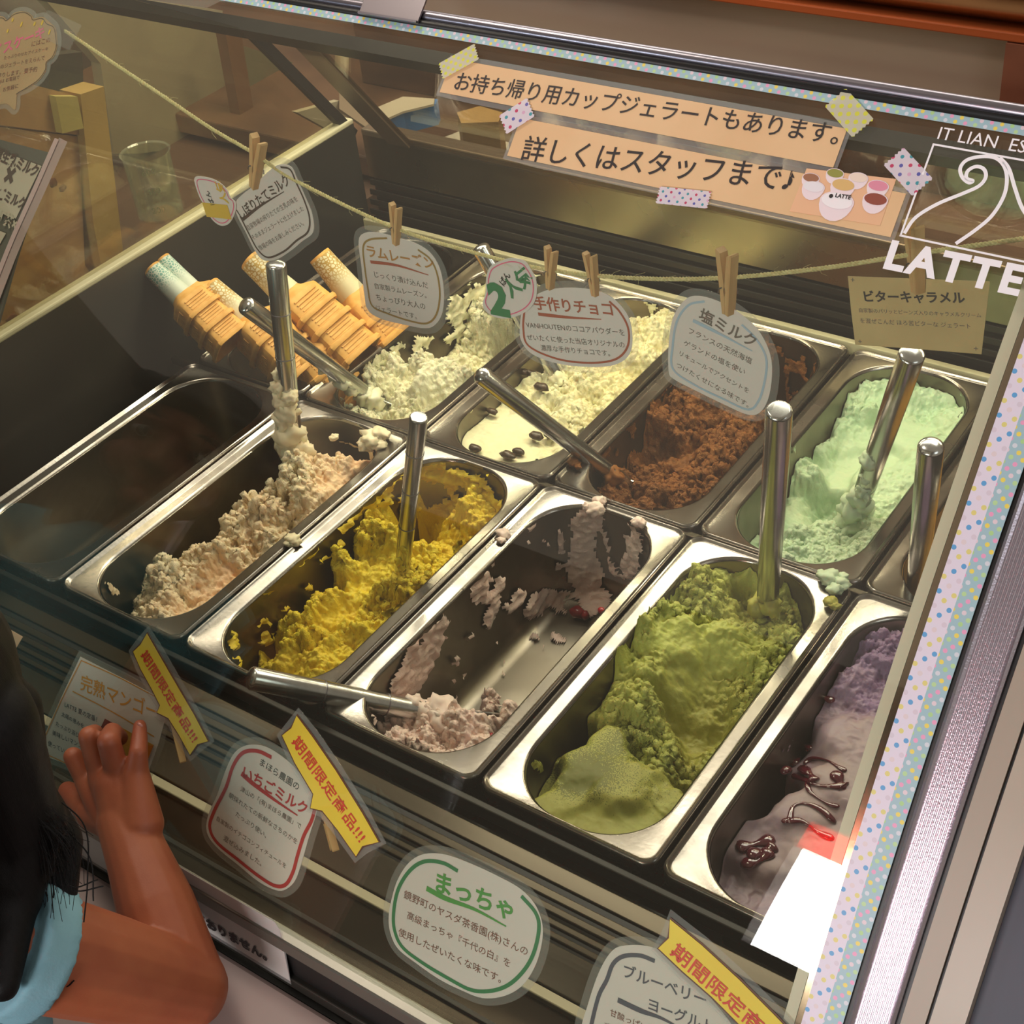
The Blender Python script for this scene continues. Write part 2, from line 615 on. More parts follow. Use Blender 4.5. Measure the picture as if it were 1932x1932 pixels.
bx('deck_plate', (XL, -0.206, -0.008), (0.853, -0.1345, -0.002), M('deck_dark', rgb('#3f372c'), 0.2, 0.9, col2=rgb('#2f2820'), nscale=4), shelf, 0.001)
bx('deck_bead', (XL, -0.170, -0.002), (0.853, -0.166, 0.001), DARKST, shelf, 0.0005)
chan = thing('glass_channel', 'grey metal channel holding the bottom edge of the front glass', 'channel', (0.33, -0.214, -0.03))
bx('channel_bar', (XL, -0.2165, 0.040), (0.862, -0.2055, 0.0555), M('channel_grey', rgb('#8c8a80'), 0.3, 0.8), chan, 0.0015)
bx('channel_skirt', (XL, -0.2145, -0.001), (0.862, -0.2075, 0.0400), BLACK, chan)
bx('channel_bar', (XL, -0.2185, 0.0), (0.862, -0.2060, 0.012), M('channel_grey_low', rgb('#55524c'), 0.35, 0.8), chan, 0.001)


def gstrip(name, x0, x1, o0, o1, mat, parent=None, b0=-0.02, b1=None, n=48, xs=None, prof=None, uvw=None, cols=1):
    """solid strip that follows the front glass; prof = list of (x, off) closed section"""
    b1 = GLEN + 0.02 if b1 is None else b1
    sec = prof or [(x0, o0), (x1, o0), (x1, o1), (x0, o1)]
    bs = np.linspace(b0, b1, n)
    V = np.concatenate([[G.p(x, b, o) for x, o in sec] for b in bs])
    k = len(sec)
    F = [(j * k + i, j * k + (i + 1) % k, (j + 1) * k + (i + 1) % k, (j + 1) * k + i) for j in range(n - 1) for i in range(k)]
    F += [tuple(range(k)), tuple(range((n - 1) * k, n * k))[::-1]]
    return mk(name, V, F, mat, parent, autos=30)


def dot_tape(name, base, cols, cell=0.5, rad=0.3, trans=0.0, rand=True):
    """printed washi tape: uv in tape widths; dots on a staggered lattice"""
    t = NT(name)
    uv = t.n('ShaderNodeUVMap')
    sp = t.n('ShaderNodeSeparateXYZ', Vector=uv.outputs[0])
    c = rgb(base)
    col = t.n('ShaderNodeRGB')
    col.outputs[0].default_value = c
    cur = col.outputs[0]
    for lay, (du, dv, hexes) in enumerate(cols):
        u = t.math('ADD', t.math('DIVIDE', sp.outputs[0], cell), du)
        v = t.math('ADD', t.math('DIVIDE', sp.outputs[1], cell), dv)
        fu, fv = t.math('FLOOR', u), t.math('FLOOR', v)
        a, b = t.math('SUBTRACT', t.math('SUBTRACT', u, fu), 0.5), t.math('SUBTRACT', t.math('SUBTRACT', v, fv), 0.5)
        d = t.math('SQRT', t.math('ADD', t.math('MULTIPLY', a, a), t.math('MULTIPLY', b, b)))
        mk_ = t.math('LESS_THAN', d, rad)
        dc = t.mix(0.0, rgb(hexes[0]), rgb(hexes[0]))
        for q, hx in enumerate(hexes[1:]):
            sel = t.math('COMPARE', t.math('MODULO', t.math('ABSOLUTE', t.math('ADD', fu, t.math('MULTIPLY', fv, 2.0))), float(len(hexes))), float(q + 1), 0.3)
            dc = t.mix(sel, dc, rgb(hx))
        cur = t.mix(mk_, cur, dc)
    p = t.n('ShaderNodeBsdfPrincipled', Roughness=0.45)
    t.set(p, 'Base Color', cur)
    if trans:
        tr = t.n('ShaderNodeBsdfTransparent')
        # the film between dots lets the sheet below show through
        mx = t.n('ShaderNodeMixShader', Fac=trans)
        t.t.links.new(p.outputs[0], mx.inputs[1])
        t.t.links.new(tr.outputs[0], mx.inputs[2])
        t.t.links.new(mx.outputs[0], t.out.inputs[0])
    else:
        t.t.links.new(p.outputs[0], t.out.inputs[0])
    return t.m


BLUET = dot_tape('blue_dot_tape', '#9dbcc6', [(0, 0.25, ['#e6d05e', '#e39dc0', '#b4d39a', '#cfd3dc']), (0.5, 0.75, ['#a9cf8e', '#dcc9d2', '#e39dc0', '#e6d05e'])], 0.60, 0.20)
WHITET = dot_tape('white_dot_tape', '#dcd3e2', [(0, 0.25, ['#5f9fd2', '#d9ce7e', '#d2c6d4']), (0.5, 0.75, ['#d9ce7e', '#dacbd0', '#5f9fd2'])], 0.72, 0.17)

glass = thing('front_glass', 'large curved front glass of the gelato case', 'glass', tuple(G.p(0.33, 0)))
gstrip('glass_sheet', XL - 0.04, 0.8635, -0.0045, 0.0, GLASS, glass, b0=0.0, b1=GLEN, n=60)
gstrip('edge_seal', 0.8495, 0.8560, -0.016, -0.0052, M('cream_seal', rgb('#e3d7c8'), 0.35, coat=0.3), glass, b0=0)
gstrip('edge_trim', 0.8562, 0.8620, -0.016, -0.0055, M('bronze_trim', rgb('#b59a88'), 0.15, 1.0), glass, b0=0)
b = GLEN + 0.001
P = np.array([G.p(x, b, -0.002) for x in np.linspace(XL - .04, 0.884, 40)])
V, F = tube(P, 0.0042, 12)
mk('chrome_edge', V, F, CHROME, glass, smooth=True)
V, F = tube(np.array([G.p(x, b - 0.0062, -0.0005) for x in np.linspace(XL - .04, 0.884, 3)]), 0.0030, 8)
mk('gasket', V, F, BLACK, glass, smooth=True)


def tape_strip(name, A0, A1, w, mat, n=40, zig=0.0, off=0.0009, surf=G, parent=None, thick=0.00015):
    """tape on a surface from (a,b) A0 to A1, width w, optional pinked ends"""
    A0, A1 = np.array(A0, float), np.array(A1, float)
    L = np.linalg.norm(A1 - A0)
    e = (A1 - A0) / L
    q = np.array([-e[1], e[0]])
    m = 12 if zig else 2
    V, UV, F = [], [], []
    for i in range(n + 1):
        for j in range(m + 1):
            s = L * i / n
            if zig and i in (0, n): s += (zig if j % 2 else -zig) * (1 if i else -1)
            t = (j / m - .5) * w
            ab = A0 + e * s + q * t
            V.append(surf.p(ab[0], ab[1], off))
            UV.append((s / w, j / m))
    for i in range(n):
        for j in range(m):
            a = i * (m + 1) + j
            F.append((a, a + m + 1, a + m + 2, a + 1))
    return mk(name, np.array(V), F, mat, parent, uv=np.array(UV), smooth=True)


def ab(u, v, s=G): return s.inv(u, v)


t0, t1 = ab(1000, 73)[1], ab(1000, 100)[1]
o = tape_strip('washi_tape', (-0.20, (t0 + t1) / 2), (0.884, (t0 + t1) / 2), abs(t0 - t1), BLUET, n=8)
tag(o, 'long blue washi tape with pastel dots along the top edge of the glass', 'tape')
o = tape_strip('washi_tape', (0.8668, 0.0), (0.8668, GLEN - 0.012), 0.0112, WHITET, n=60)
tag(o, 'white washi tape with blue and yellow dots down the end of the glass', 'tape')
o = tape_strip('washi_tape', (0.8776, 0.0), (0.8776, GLEN - 0.012), 0.0104, BLUET, n=60)
tag(o, 'blue washi tape beside the white one down the end of the glass', 'tape')

def part_of(name, parent, loc, label=None):
    o = D.objects.new(name, None)
    COL.objects.link(o)
    o.parent = parent
    o.empty_display_size = .02
    o.location = np.array(loc) - ORG[parent.name]
    ORG[o.name] = np.array(loc, float)
    if label: o['label'] = label
    return o


endf = part_of('end_frame', case, G.p(0.896, 0), 'ribbed silver aluminium end frame')
gstrip('gap_seal', 0.8812, 0.8855, -0.02, -0.0015, BLACK, endf)
sec = [(0.8855, -0.02), (0.9085, -0.02), (0.9085, 0.0016), (0.9070, 0.0030)]
for k in range(9):
    xx = 0.9052 - k * 0.0019
    sec += [(xx + .0005, 0.0018), (xx, 0.0024), (xx - .0006, 0.0024), (xx - .0011, 0.0018)]
sec += [(0.8872, 0.0030), (0.8855, 0.0016)]
gstrip('aluminium_extrusion', 0, 0, 0, 0, M('ribbed_aluminium', rgb('#bdb5bd'), 0.3, 0.9, bump=0.2, bscale=900), endf, prof=sec)
gstrip('gap_seal', 0.9086, 0.9112, -0.02, -0.002, BLACK, endf)
endp = part_of('end_panel', case, G.p(0.92, 0), 'beige end cheek')
gstrip('inner_cheek', 0.9113, 0.9232, -0.03, 0.0015, BEIGE, endp)
gstrip('cheek_gap', 0.9233, 0.9250, -0.03, -0.003, BLACK, endp)
gstrip('outer_cheek', 0.9251, 0.9420, -0.03, 0.0015, M('outer_beige_panel', rgb('#ac9f8e'), 0.4, col2=rgb('#9d9080'), nscale=4), endp)
gstrip('blue_backing', 0.9421, 0.990, -0.05, -0.01, M('navy_panel', rgb('#272a3c'), 0.5), endp)

# hinge bracket on the top edge
a0, a1 = ab(690, 14)[0], ab(800, 32)[0]
br = thing('hinge_bracket', 'folded aluminium bracket clipped over the top edge of the glass', 'bracket', tuple(G.p((a0 + a1) / 2, GLEN)))
gstrip('bracket_plate', a0, a1, 0.003, 0.0045, M('bracket_metal', rgb('#a9a1a6'), 0.3, 0.9), br, b0=GLEN - 0.007, b1=GLEN + 0.02, n=6)
gstrip('bracket_lip', a0, a1, 0.0045, 0.006, CHROME, br, b0=GLEN - 0.0075, b1=GLEN - 0.006, n=3)

# side glass, rear sloping doors
V = np.array([(XL - 0.004, y, z) for y, z in [(p[1], p[2]) for p in G.p(np.zeros(20), np.linspace(0.1, GLEN, 20), -0.006)] + [(0.597, 0.305), (0.714, 0.149), (0.72, 0.141), (-.13, .141)]])
n = len(V)
V2 = V + [-0.004, 0, 0]
sg = thing('side_glass', 'clear side glass above the cream rim of the case', 'glass', (XL, 0.3, 0.141))
mk('glass_sheet', np.concatenate([V, V2]), [tuple(range(n)), tuple(range(n, 2 * n))[::-1]] + [(i, (i + 1) % n, n + (i + 1) % n, n + i) for i in range(n)], SIDEGL, sg)
rear = thing('rear_door', 'sloping dark framed glass doors at the staff side of the case', 'door', (0.33, 0.7, 0.12))
PB = Plane((0, 0.597, 0.305), (1, 0, 0), (0, 0.117, -0.156))       # b runs down the slope
nb = PB.n


def slope_box(name, x0, x1, b0, b1, th, mat, parent):
    V = np.array([PB.p(x, b, o) for o in (-th / 2, th / 2) for x, b in ((x0, b0), (x1, b0), (x1, b1), (x0, b1))])
    return mk(name, V, [(0, 1, 2, 3), (7, 6, 5, 4), (0, 4, 5, 1), (1, 5, 6, 2), (2, 6, 7, 3), (3, 7, 4, 0)], mat, parent)


slope_box('top_frame', -1.1, 0.86, -0.014, 0.006, 0.016, DARKST, rear)
slope_box('corner_stile', XL - .01, XL + 0.002, 0.0, 0.235, 0.012, BLACK, rear)
q = [PB.inv(*p) for p in ((570, 90), (715, 255), (640, 120), (705, 265))]
slope_box('door_stile', q[0][0] - .004, q[0][0] + 0.030, 0.006, 0.232, 0.008, M('door_stile_brown', rgb('#6a5a4a'), 0.4, 0.5), rear)
slope_box('glass_pane', q[0][0] + .03, 0.86, 0.006, 0.232, 0.004, TINT, rear)

# staff side behind the case
sc_ = thing('staff_counter', 'brown wooden work counter behind the display case', 'counter', (0.3, 1.0, -0.9))
bx('worktop', (-0.9, 0.80, 0.02), (1.4, 1.19, 0.05), BROWNW, sc_, 0.003)
bx('upstand_board', (-0.42, 1.00, 0.0501), (1.4, 1.02, 0.150), BROWNW, sc_, 0.002)
bx('counter_body', (-0.9, 0.82, -0.9), (1.4, 1.18, 0.02), DARK, sc_)
bx('beige_counter_panel', (-2.5, 1.20, -0.9), (1.6, 1.24, 0.176), WALLM, label='long beige panel behind the staff counter', cat='panel')
P = np.array([(x, 1.22, 0.249) for x in np.linspace(-0.45, 1.6, 4)])
V, F = tube(P, 0.062, 40)
hood = thing('steel_bar_top', 'shiny rounded steel counter edge at the back of the shop', 'counter', (0.5, 1.22, 0.19))
mk('rounded_edge', V, F, M('bronze_steel', rgb('#c2a47c'), 0.24, 1.0), hood, autos=40)
bx('orange_wood_trim', (-0.45, 1.172, 0.176), (1.6, 1.24, 0.188), M('orange_wood', rgb('#a4512a'), 0.4), hood, 0.002)
bx('red_wood_post', (0.487, 1.17, 0.03), (0.62, 1.199, 0.175), M('reddish_wood', rgb('#7d4b38'), 0.5, col2=rgb('#6b3f30'), nscale=9), label='reddish brown wooden post below the steel counter edge', cat='post')
bx('wooden_post', (-0.55, 1.15, -0.2), (-0.525, 1.175, 0.36), M('orange_post', rgb('#9a5c38'), 0.5), label='thin orange wooden post against the beige panel', cat='post')

# ------------------------------------------------------------------ gelato pans
HW, HL, HR, DEPTH, TAPER = 0.0645, 0.1715, 0.056, 0.112, 0.09
PCY = {0: 0.1795, 1: 0.5405}


def rr(hw, hl, r, n=14):
    P = []
    for cx, cy, a0 in ((hw - r, hl - r, 0), (-hw + r, hl - r, 90), (-hw + r, -hl + r, 180), (hw - r, -hl + r, 270)):
        for k in range(n):
            a = math.radians(a0 + 90 * k / (n - 1))
            P.append((cx + r * math.cos(a), cy + r * math.sin(a)))
    return np.array(P)


def pan_parts():
    ow, ol = 0.0822, 0.1792
    rings = [((ow, ol, .013), -.012), ((ow, ol, .013), -.0015), ((ow - .0008, ol - .0008, .0125), .0008), ((ow - .0022, ol - .0022, .012), .0016),
             ((ow - .0036, ol - .0036, .011), .0008), ((ow - .0048, ol - .0048, .010), -.0008), ((ow - .0062, ol - .0062, .010), -.0012),
             ((HW + .0035, HL + .0028, HR + .003), -.0012), ((HW + .0015, HL + .001, HR + .001), -.0018), ((HW, HL, HR), -.0045)]
    V = np.concatenate([np.c_[rr(*s), np.full(56, z)] for s, z in rings])
    F = [(j * 56 + i, j * 56 + (i + 1) % 56, (j + 1) * 56 + (i + 1) % 56, (j + 1) * 56 + i) for j in range(len(rings) - 1) for i in range(56)]
    wr = []
    for z in np.linspace(-.0045, -DEPTH + .018, 6):
        t = -z * TAPER
        wr.append(((HW - t, HL - t, HR - t * .8), z))
    t = (DEPTH - .018) * TAPER
    for k in range(1, 6):
        a = math.radians(90 * k / 5)
        e = .018 * (1 - math.cos(a))
        wr.append(((HW - t - e, HL - t - e, HR - t * .8 - e * .8), -DEPTH + .018 - .018 * math.sin(a)))
    V2 = np.concatenate([np.c_[rr(*s), np.full(56, z)] for s, z in wr])
    k = len(wr)
    F2 = [(j * 56 + i, j * 56 + (i + 1) % 56, (j + 1) * 56 + (i + 1) % 56, (j + 1) * 56 + i) for j in range(k - 1) for i in range(56)]
    F2.append(tuple(range((k - 1) * 56, k * 56)))
    # outside of the well so the pan has real thickness
    V3 = V2 * [1, 1, 1] + np.c_[np.sign(V2[:, :2]) * .001, np.full(len(V2), -.001)]
    F3 = [tuple(len(V2) + i for i in f[::-1]) for f in F2]
    return (V, F), (np.concatenate([V2, V3]), F2 + F3)


def pan_center(i, row): return np.array([(i + .5) * PW, PCY[row], 0.0])


proto = None
PANL = {(-1, 0): 'empty dark steel pan in the front row against the end wall', (0, 0): 'steel pan of pale peach gelato in the front row',
        (1, 0): 'steel pan of bright yellow mango gelato', (2, 0): 'nearly empty steel pan smeared with pink strawberry gelato',
        (3, 0): 'steel pan of green matcha gelato', (4, 0): 'steel pan of purple blueberry gelato by the glass end',
        (-1, 1): 'steel bin in the back row holding the wafer cones', (0, 1): 'steel pan of half scooped white milk gelato beside the cones',
        (1, 1): 'steel pan of white rum raisin gelato', (2, 1): 'steel pan of brown chocolate gelato',
        (3, 1): 'steel pan of pale mint green gelato', (4, 1): 'steel pan of golden caramel gelato behind the blueberry one'}
for (i, row), lab in PANL.items():
    c = pan_center(i, row)
    if proto is None:
        proto = thing('gelato_pan', lab, 'pan', tuple(c), 'steel gelato pans')
        (V, F), (V2, F2) = pan_parts()
        mk('rim', V + c, F, STEEL, proto, autos=50)
        mk('well', V2 + c, F2, STEELIN, proto, autos=50)
    else:
        dup(proto, Matrix.Translation(c), lab)


def sdf(x, y, hw, hl, r):
    qx, qy = np.abs(x) - (hw - r), np.abs(y) - (hl - r)
    mx, my = np.maximum(qx, 0), np.maximum(qy, 0)
    L = np.hypot(mx, my)
    d = L + np.minimum(np.maximum(qx, qy), 0) - r
    gx = np.where(L > 0, mx / (L + 1e-9), (qx > qy) * 1.0) * np.sign(x)
    gy = np.where(L > 0, my / (L + 1e-9), (qx <= qy) * 1.0) * np.sign(y)
    return d, gx, gy


def gel_mat(name, a, b, c=None, rough=0.5, bump=0.5, bs=700, sss=0.12, dust=None, spec=0.35):
    t = NT(name)
    at_ = t.n('ShaderNodeAttribute', _attribute_name='tone')
    tc = t.n('ShaderNodeTexCoord')
    nz = t.n('ShaderNodeTexNoise', Vector=tc.outputs['Object'], Scale=170.0, Detail=6.0, Roughness=0.7)
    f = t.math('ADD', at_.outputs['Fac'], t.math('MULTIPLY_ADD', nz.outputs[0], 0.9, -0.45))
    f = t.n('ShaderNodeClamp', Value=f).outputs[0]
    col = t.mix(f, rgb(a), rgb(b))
    if dust:
        ad = t.n('ShaderNodeAttribute', _attribute_name='dust')
        fine = t.n('ShaderNodeTexNoise', Vector=tc.outputs['Object'], Scale=900.0, Detail=3.0)
        k = t.math('GREATER_THAN', t.math('ADD', fine.outputs[0], t.math('MULTIPLY_ADD', ad.outputs['Fac'], 0.26, -0.30)), 0.42)
        col = t.mix(t.math('MULTIPLY', k, 0.62), col, rgb(dust))
    p = t.n('ShaderNodeBsdfPrincipled', Roughness=rough)
    t.set(p, 'Base Color', col)
    t.set(p, 'Specular IOR Level', spec)
    t.set(p, 'Subsurface Weight', sss)
    t.set(p, 'Subsurface Scale', 0.004)
    nb = t.n('ShaderNodeTexNoise', Vector=tc.outputs['Object'], Scale=float(bs), Detail=5.0)
    ar = t.n('ShaderNodeAttribute', _attribute_name='crumb')
    bp = t.n('ShaderNodeBump', Height=nb.outputs[0], Distance=0.0022)
    t.set(bp, 'Strength', t.math('MULTIPLY', ar.outputs['Fac'], bump))
    t.set(p, 'Normal', bp.outputs[0])
    t.t.links.new(p.outputs[0], t.out.inputs[0])
    return t.m


def ctrl(c, pts):
    """(u, v, z, crumb, tone) measured at pixel u, v on the level z -> local x, y, z, crumb, tone"""
    out = []
    for p in pts:
        if p[0] == 'L': out.append(p[1:])
        else:
            X = on(p[0], p[1], 2, p[2]) - c
            out.append((X[0], X[1]) + tuple(p[2:]))
    return np.array(out, float)


def gelato(i, row, label, mat, pts, sig=0.016, big=0.006, warp=0.006, crumb=0.0035, nx=165, ny=400, seed=1, dust=None, smear=None, smear_amp=0.0022,
           smear_noise=0.0, floor_noise=0.0, group=None, scale=1.0):
    c = pan_center(i, row)
    P = ctrl(c, pts)
    x = np.linspace(-HW - .002, HW + .002, nx)
    y = np.linspace(-HL - .002, HL + .002, ny)
    X, Y = [a.ravel() for a in np.meshgrid(x, y)]
    Q = np.c_[X, Y, np.zeros_like(X)]
    wx = (fbm(Q * 45, 3, seed + 50) - .5) * 2 * warp * 1.6
    wy = (fbm(Q * 45, 3, seed + 80) - .5) * 2 * warp * 1.6
    d2 = (X[:, None] + wx[:, None] - P[None, :, 0]) ** 2 + (Y[:, None] + wy[:, None] - P[None, :, 1]) ** 2
    sig = sig * .84
    w = np.exp(-d2 / (2 * sig ** 2)) + 2e-7 / (d2 + 1e-4)
    w /= w.sum(1)[:, None]
    h, cr, tn = w @ P[:, 2], w @ P[:, 3], w @ P[:, 4]
    h = h + cr * big * 2.0 * (fbm(Q * 40, 4, seed) - .5) * 2 + cr * big * 1.1 * (billow(Q * 72, 3, seed + 5) - .45)
    tear = fbm(Q * 55 + 3.3, 3, seed + 41)
    h = h - cr * big * .9 * np.clip((tear - .58) * 14, 0, 1)
    h = np.minimum(h, 0.035)
    # keep inside the well
    t = -np.minimum(h, -.004) * TAPER
    dd, gx, gy = sdf(X, Y, HW - t, HL - t, HR - t * .8)
    ex = np.maximum(dd + .0008, 0)
    inside = dd < .004
    X2, Y2 = X - gx * ex, Y - gy * ex
    H = h.reshape(ny, nx)
    hy, hx = np.gradient(H, y[1] - y[0], x[1] - x[0])
    N = np.stack([-hx.ravel(), -hy.ravel(), np.ones_like(X)], 1)
    N /= np.linalg.norm(N, axis=1)[:, None]
    V = np.stack([X2, Y2, h], 1)
    dsp = (billow(V * 135, 3, seed + 9) - .35) * crumb * .95 + (fbm(V * 380, 3, seed + 13) - .5) * crumb * 1.1 + (billow(V * 330, 2, seed + 19) - .4) * crumb * .35
    edge = np.clip(-dd / .006, 0, 1)
    V = V + N * (dsp * cr ** 1.5 * edge)[:, None]
    fl = -DEPTH + .003
    keep = inside & (V[:, 2] > fl + .0015)
    idx = np.arange(nx * ny).reshape(ny, nx)
    Fq = np.stack([idx[:-1, :-1], idx[:-1, 1:], idx[1:, 1:], idx[1:, :-1]], -1).reshape(-1, 4)
    Fq = Fq[keep[Fq].all(1)]
    tone = np.clip(tn + (fbm(V * 25, 3, seed + 30) - .5) * .8, 0, 1)
    crm = np.clip(cr * 1.2 + .1, 0, 1.5)
    du = np.zeros_like(tone)
    if dust is not None:
        pr = proj(V + c)
        for (u, v, r, s) in dust:
            du += s * np.exp(-((pr[:, 0] - u) ** 2 + ((pr[:, 1] - v) * 1.5) ** 2) / (2 * r * r))
    Vs, Fs, At = [V], [Fq], [(tone, crm, du)]
    n0 = len(V)
    if smear is not None or smear_noise > 0:
        nt, nd = 300, 90
        th = np.linspace(0, 56, nt, endpoint=False)
        S3 = []
        for dpt in np.linspace(0.0, 1, nd):
            if dpt < .62:
                z = -.003 - (DEPTH - .022) * dpt / .62
                e = -z * TAPER
                rg = rr(HW - e, HL - e, HR - e * .8)
            else:
                q = (dpt - .62) / .38
                a = min(q * 3, 1) * math.pi / 2
                e = (DEPTH - .018) * TAPER + .018 * (1 - math.cos(a)) + max(q - .333, 0) * .062
                z = -DEPTH + .018 - .018 * math.sin(a)
                rg = rr(max(HW - e, .002), HL - e, max(HR - e, .001))
            rg = np.concatenate([rg, rg[:1]])
            # arc-length resample
            sl = np.r_[0, np.cumsum(np.hypot(*np.diff(rg, axis=0).T))]
            u_ = np.linspace(0, sl[-1], nt, endpoint=False)
            S3.append(np.c_[np.interp(u_, sl, rg[:, 0]), np.interp(u_, sl, rg[:, 1]), np.full(nt, z)])
        S3 = np.array(S3)
        A = S3.reshape(-1, 3)
        dt_ = np.roll(S3, -1, 1) - np.roll(S3, 1, 1)
        dp_ = np.gradient(S3, axis=0)
        Nn = np.cross(dt_, dp_).reshape(-1, 3)
        Nn /= np.linalg.norm(Nn, axis=1)[:, None] + 1e-9
        flip = (Nn[:, 2] < 0) & (np.abs(Nn[:, 2]) > .3)
        inn = -A * [1, 1, 0]
        sgn = np.sign((Nn * (inn + [0, 0, .05])).sum(1))
        Nn *= sgn[:, None]
        W3 = A + c
        pr = proj(W3)
        face = (Nn * (CAM - W3)).sum(1) > 0
        th_ = np.full(len(A), -1.0)
        tonev = np.full(len(A), .5)
        jit = (fbm(A * 90, 4, seed + 60) - .5) * 26
        for s in (smear or []):
            r0, pl = s[0], s[1:]
            for (u0, v0), (u1, v1) in (zip(pl, pl[1:]) if len(pl) > 1 else [(pl[0], (pl[0][0] + .1, pl[0][1]))]):
                ax, ay = u1 - u0, v1 - v0
                k = np.clip(((pr[:, 0] - u0) * ax + (pr[:, 1] - v0) * ay) / (ax * ax + ay * ay), 0, 1)
                dist = np.hypot(pr[:, 0] - u0 - k * ax, pr[:, 1] - v0 - k * ay) + jit * min(r0 / 12., 1.3)
                th_ = np.maximum(th_, np.where(face, 1 - dist / r0, -1))
        if smear_noise:
            sn = fbm(A * 60, 5, seed + 70)
            th_ = np.maximum(th_, (sn - (1 - smear_noise)) * 6)
        tk = np.clip(th_, 0, .6) ** .5 * smear_amp * 1.6 * (0.4 + 1.2 * billow(A * 160, 2, seed + 4))
        B = A + Nn * (np.maximum(tk, 0) + .0003)[:, None]
        kp = th_ > 0
        ix = np.arange(nd * nt).reshape(nd, nt)
        r_ = np.roll(ix, -1, 1)
        Fw = np.stack([ix[:-1], r_[:-1], r_[1:], ix[1:]], -1).reshape(-1, 4)
        Fw = Fw[kp[Fw].all(1)]
        Vs.append(B)
        Fs.append(Fw + n0)
        At.append((np.clip(tonev + (fbm(A * 30, 3, 5) - .5), 0, 1), np.full(len(A), .7), np.zeros(len(A))))
    V = np.concatenate(Vs)
    Fq = np.concatenate(Fs)
    at_ = [np.concatenate(a) for a in zip(*At)]
    used = np.unique(Fq)
    rm = np.full(len(V), -1)
    rm[used] = np.arange(len(used))
    o = mk('gelato', V[used] + c, rm[Fq], mat, smooth=True, attrs=dict(tone=at_[0][used], crumb=at_[1][used], dust=at_[2][used]), origin=c + [0, 0, -DEPTH + .003])
    tag(o, label, 'gelato', group or 'gelato in the pans')
    return o


def blob(c, r, seed=0, sub=3, amp=0.35, freq=1.6, sq=(1, 1, 1)):
    bm = bmesh.new()
    bmesh.ops.create_icosphere(bm, subdivisions=sub, radius=1)
    V = np.array([v.co[:] for v in bm.verts])
    F = [tuple(v.index for v in f.verts) for f in bm.faces]
    bm.free()
    n = fbm(V * freq + seed * 3.7, 3, seed) - .5
    n2 = billow(V * freq * 2.2 + seed, 2, seed + 3) - .4
    return V * (1 + amp * (n * 2 + n2 * .6))[:, None] * r * np.array(sq) + np.asarray(c), F

# ------------------------------------------------------------------ the gelato in each pan
def Lp(ys, x, z, cr=.5, tn=.5): return [('L', x, y, z, cr, tn) for y in ys]


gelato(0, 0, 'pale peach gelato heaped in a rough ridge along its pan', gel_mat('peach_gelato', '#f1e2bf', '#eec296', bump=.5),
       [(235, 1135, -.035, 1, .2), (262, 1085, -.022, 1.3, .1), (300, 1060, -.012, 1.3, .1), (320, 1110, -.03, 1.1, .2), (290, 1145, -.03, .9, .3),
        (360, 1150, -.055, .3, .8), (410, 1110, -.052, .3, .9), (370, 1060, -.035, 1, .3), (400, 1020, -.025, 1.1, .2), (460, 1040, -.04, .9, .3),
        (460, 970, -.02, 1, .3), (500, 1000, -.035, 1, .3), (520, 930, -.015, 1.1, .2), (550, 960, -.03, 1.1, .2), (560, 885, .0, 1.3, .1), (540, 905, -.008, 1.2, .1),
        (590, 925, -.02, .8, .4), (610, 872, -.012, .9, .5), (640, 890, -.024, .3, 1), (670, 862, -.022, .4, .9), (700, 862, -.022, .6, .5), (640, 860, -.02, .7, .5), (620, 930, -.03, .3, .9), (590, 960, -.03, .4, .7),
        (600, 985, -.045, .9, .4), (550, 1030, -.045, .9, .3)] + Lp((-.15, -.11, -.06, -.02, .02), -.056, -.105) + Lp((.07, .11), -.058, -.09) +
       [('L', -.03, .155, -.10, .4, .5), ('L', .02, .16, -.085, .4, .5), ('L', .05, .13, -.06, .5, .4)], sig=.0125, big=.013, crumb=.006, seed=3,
       smear=[(10, (700, 840), (720, 870)), (3, (640, 830), (690, 845)), (7, (200, 1100), (215, 1120))])
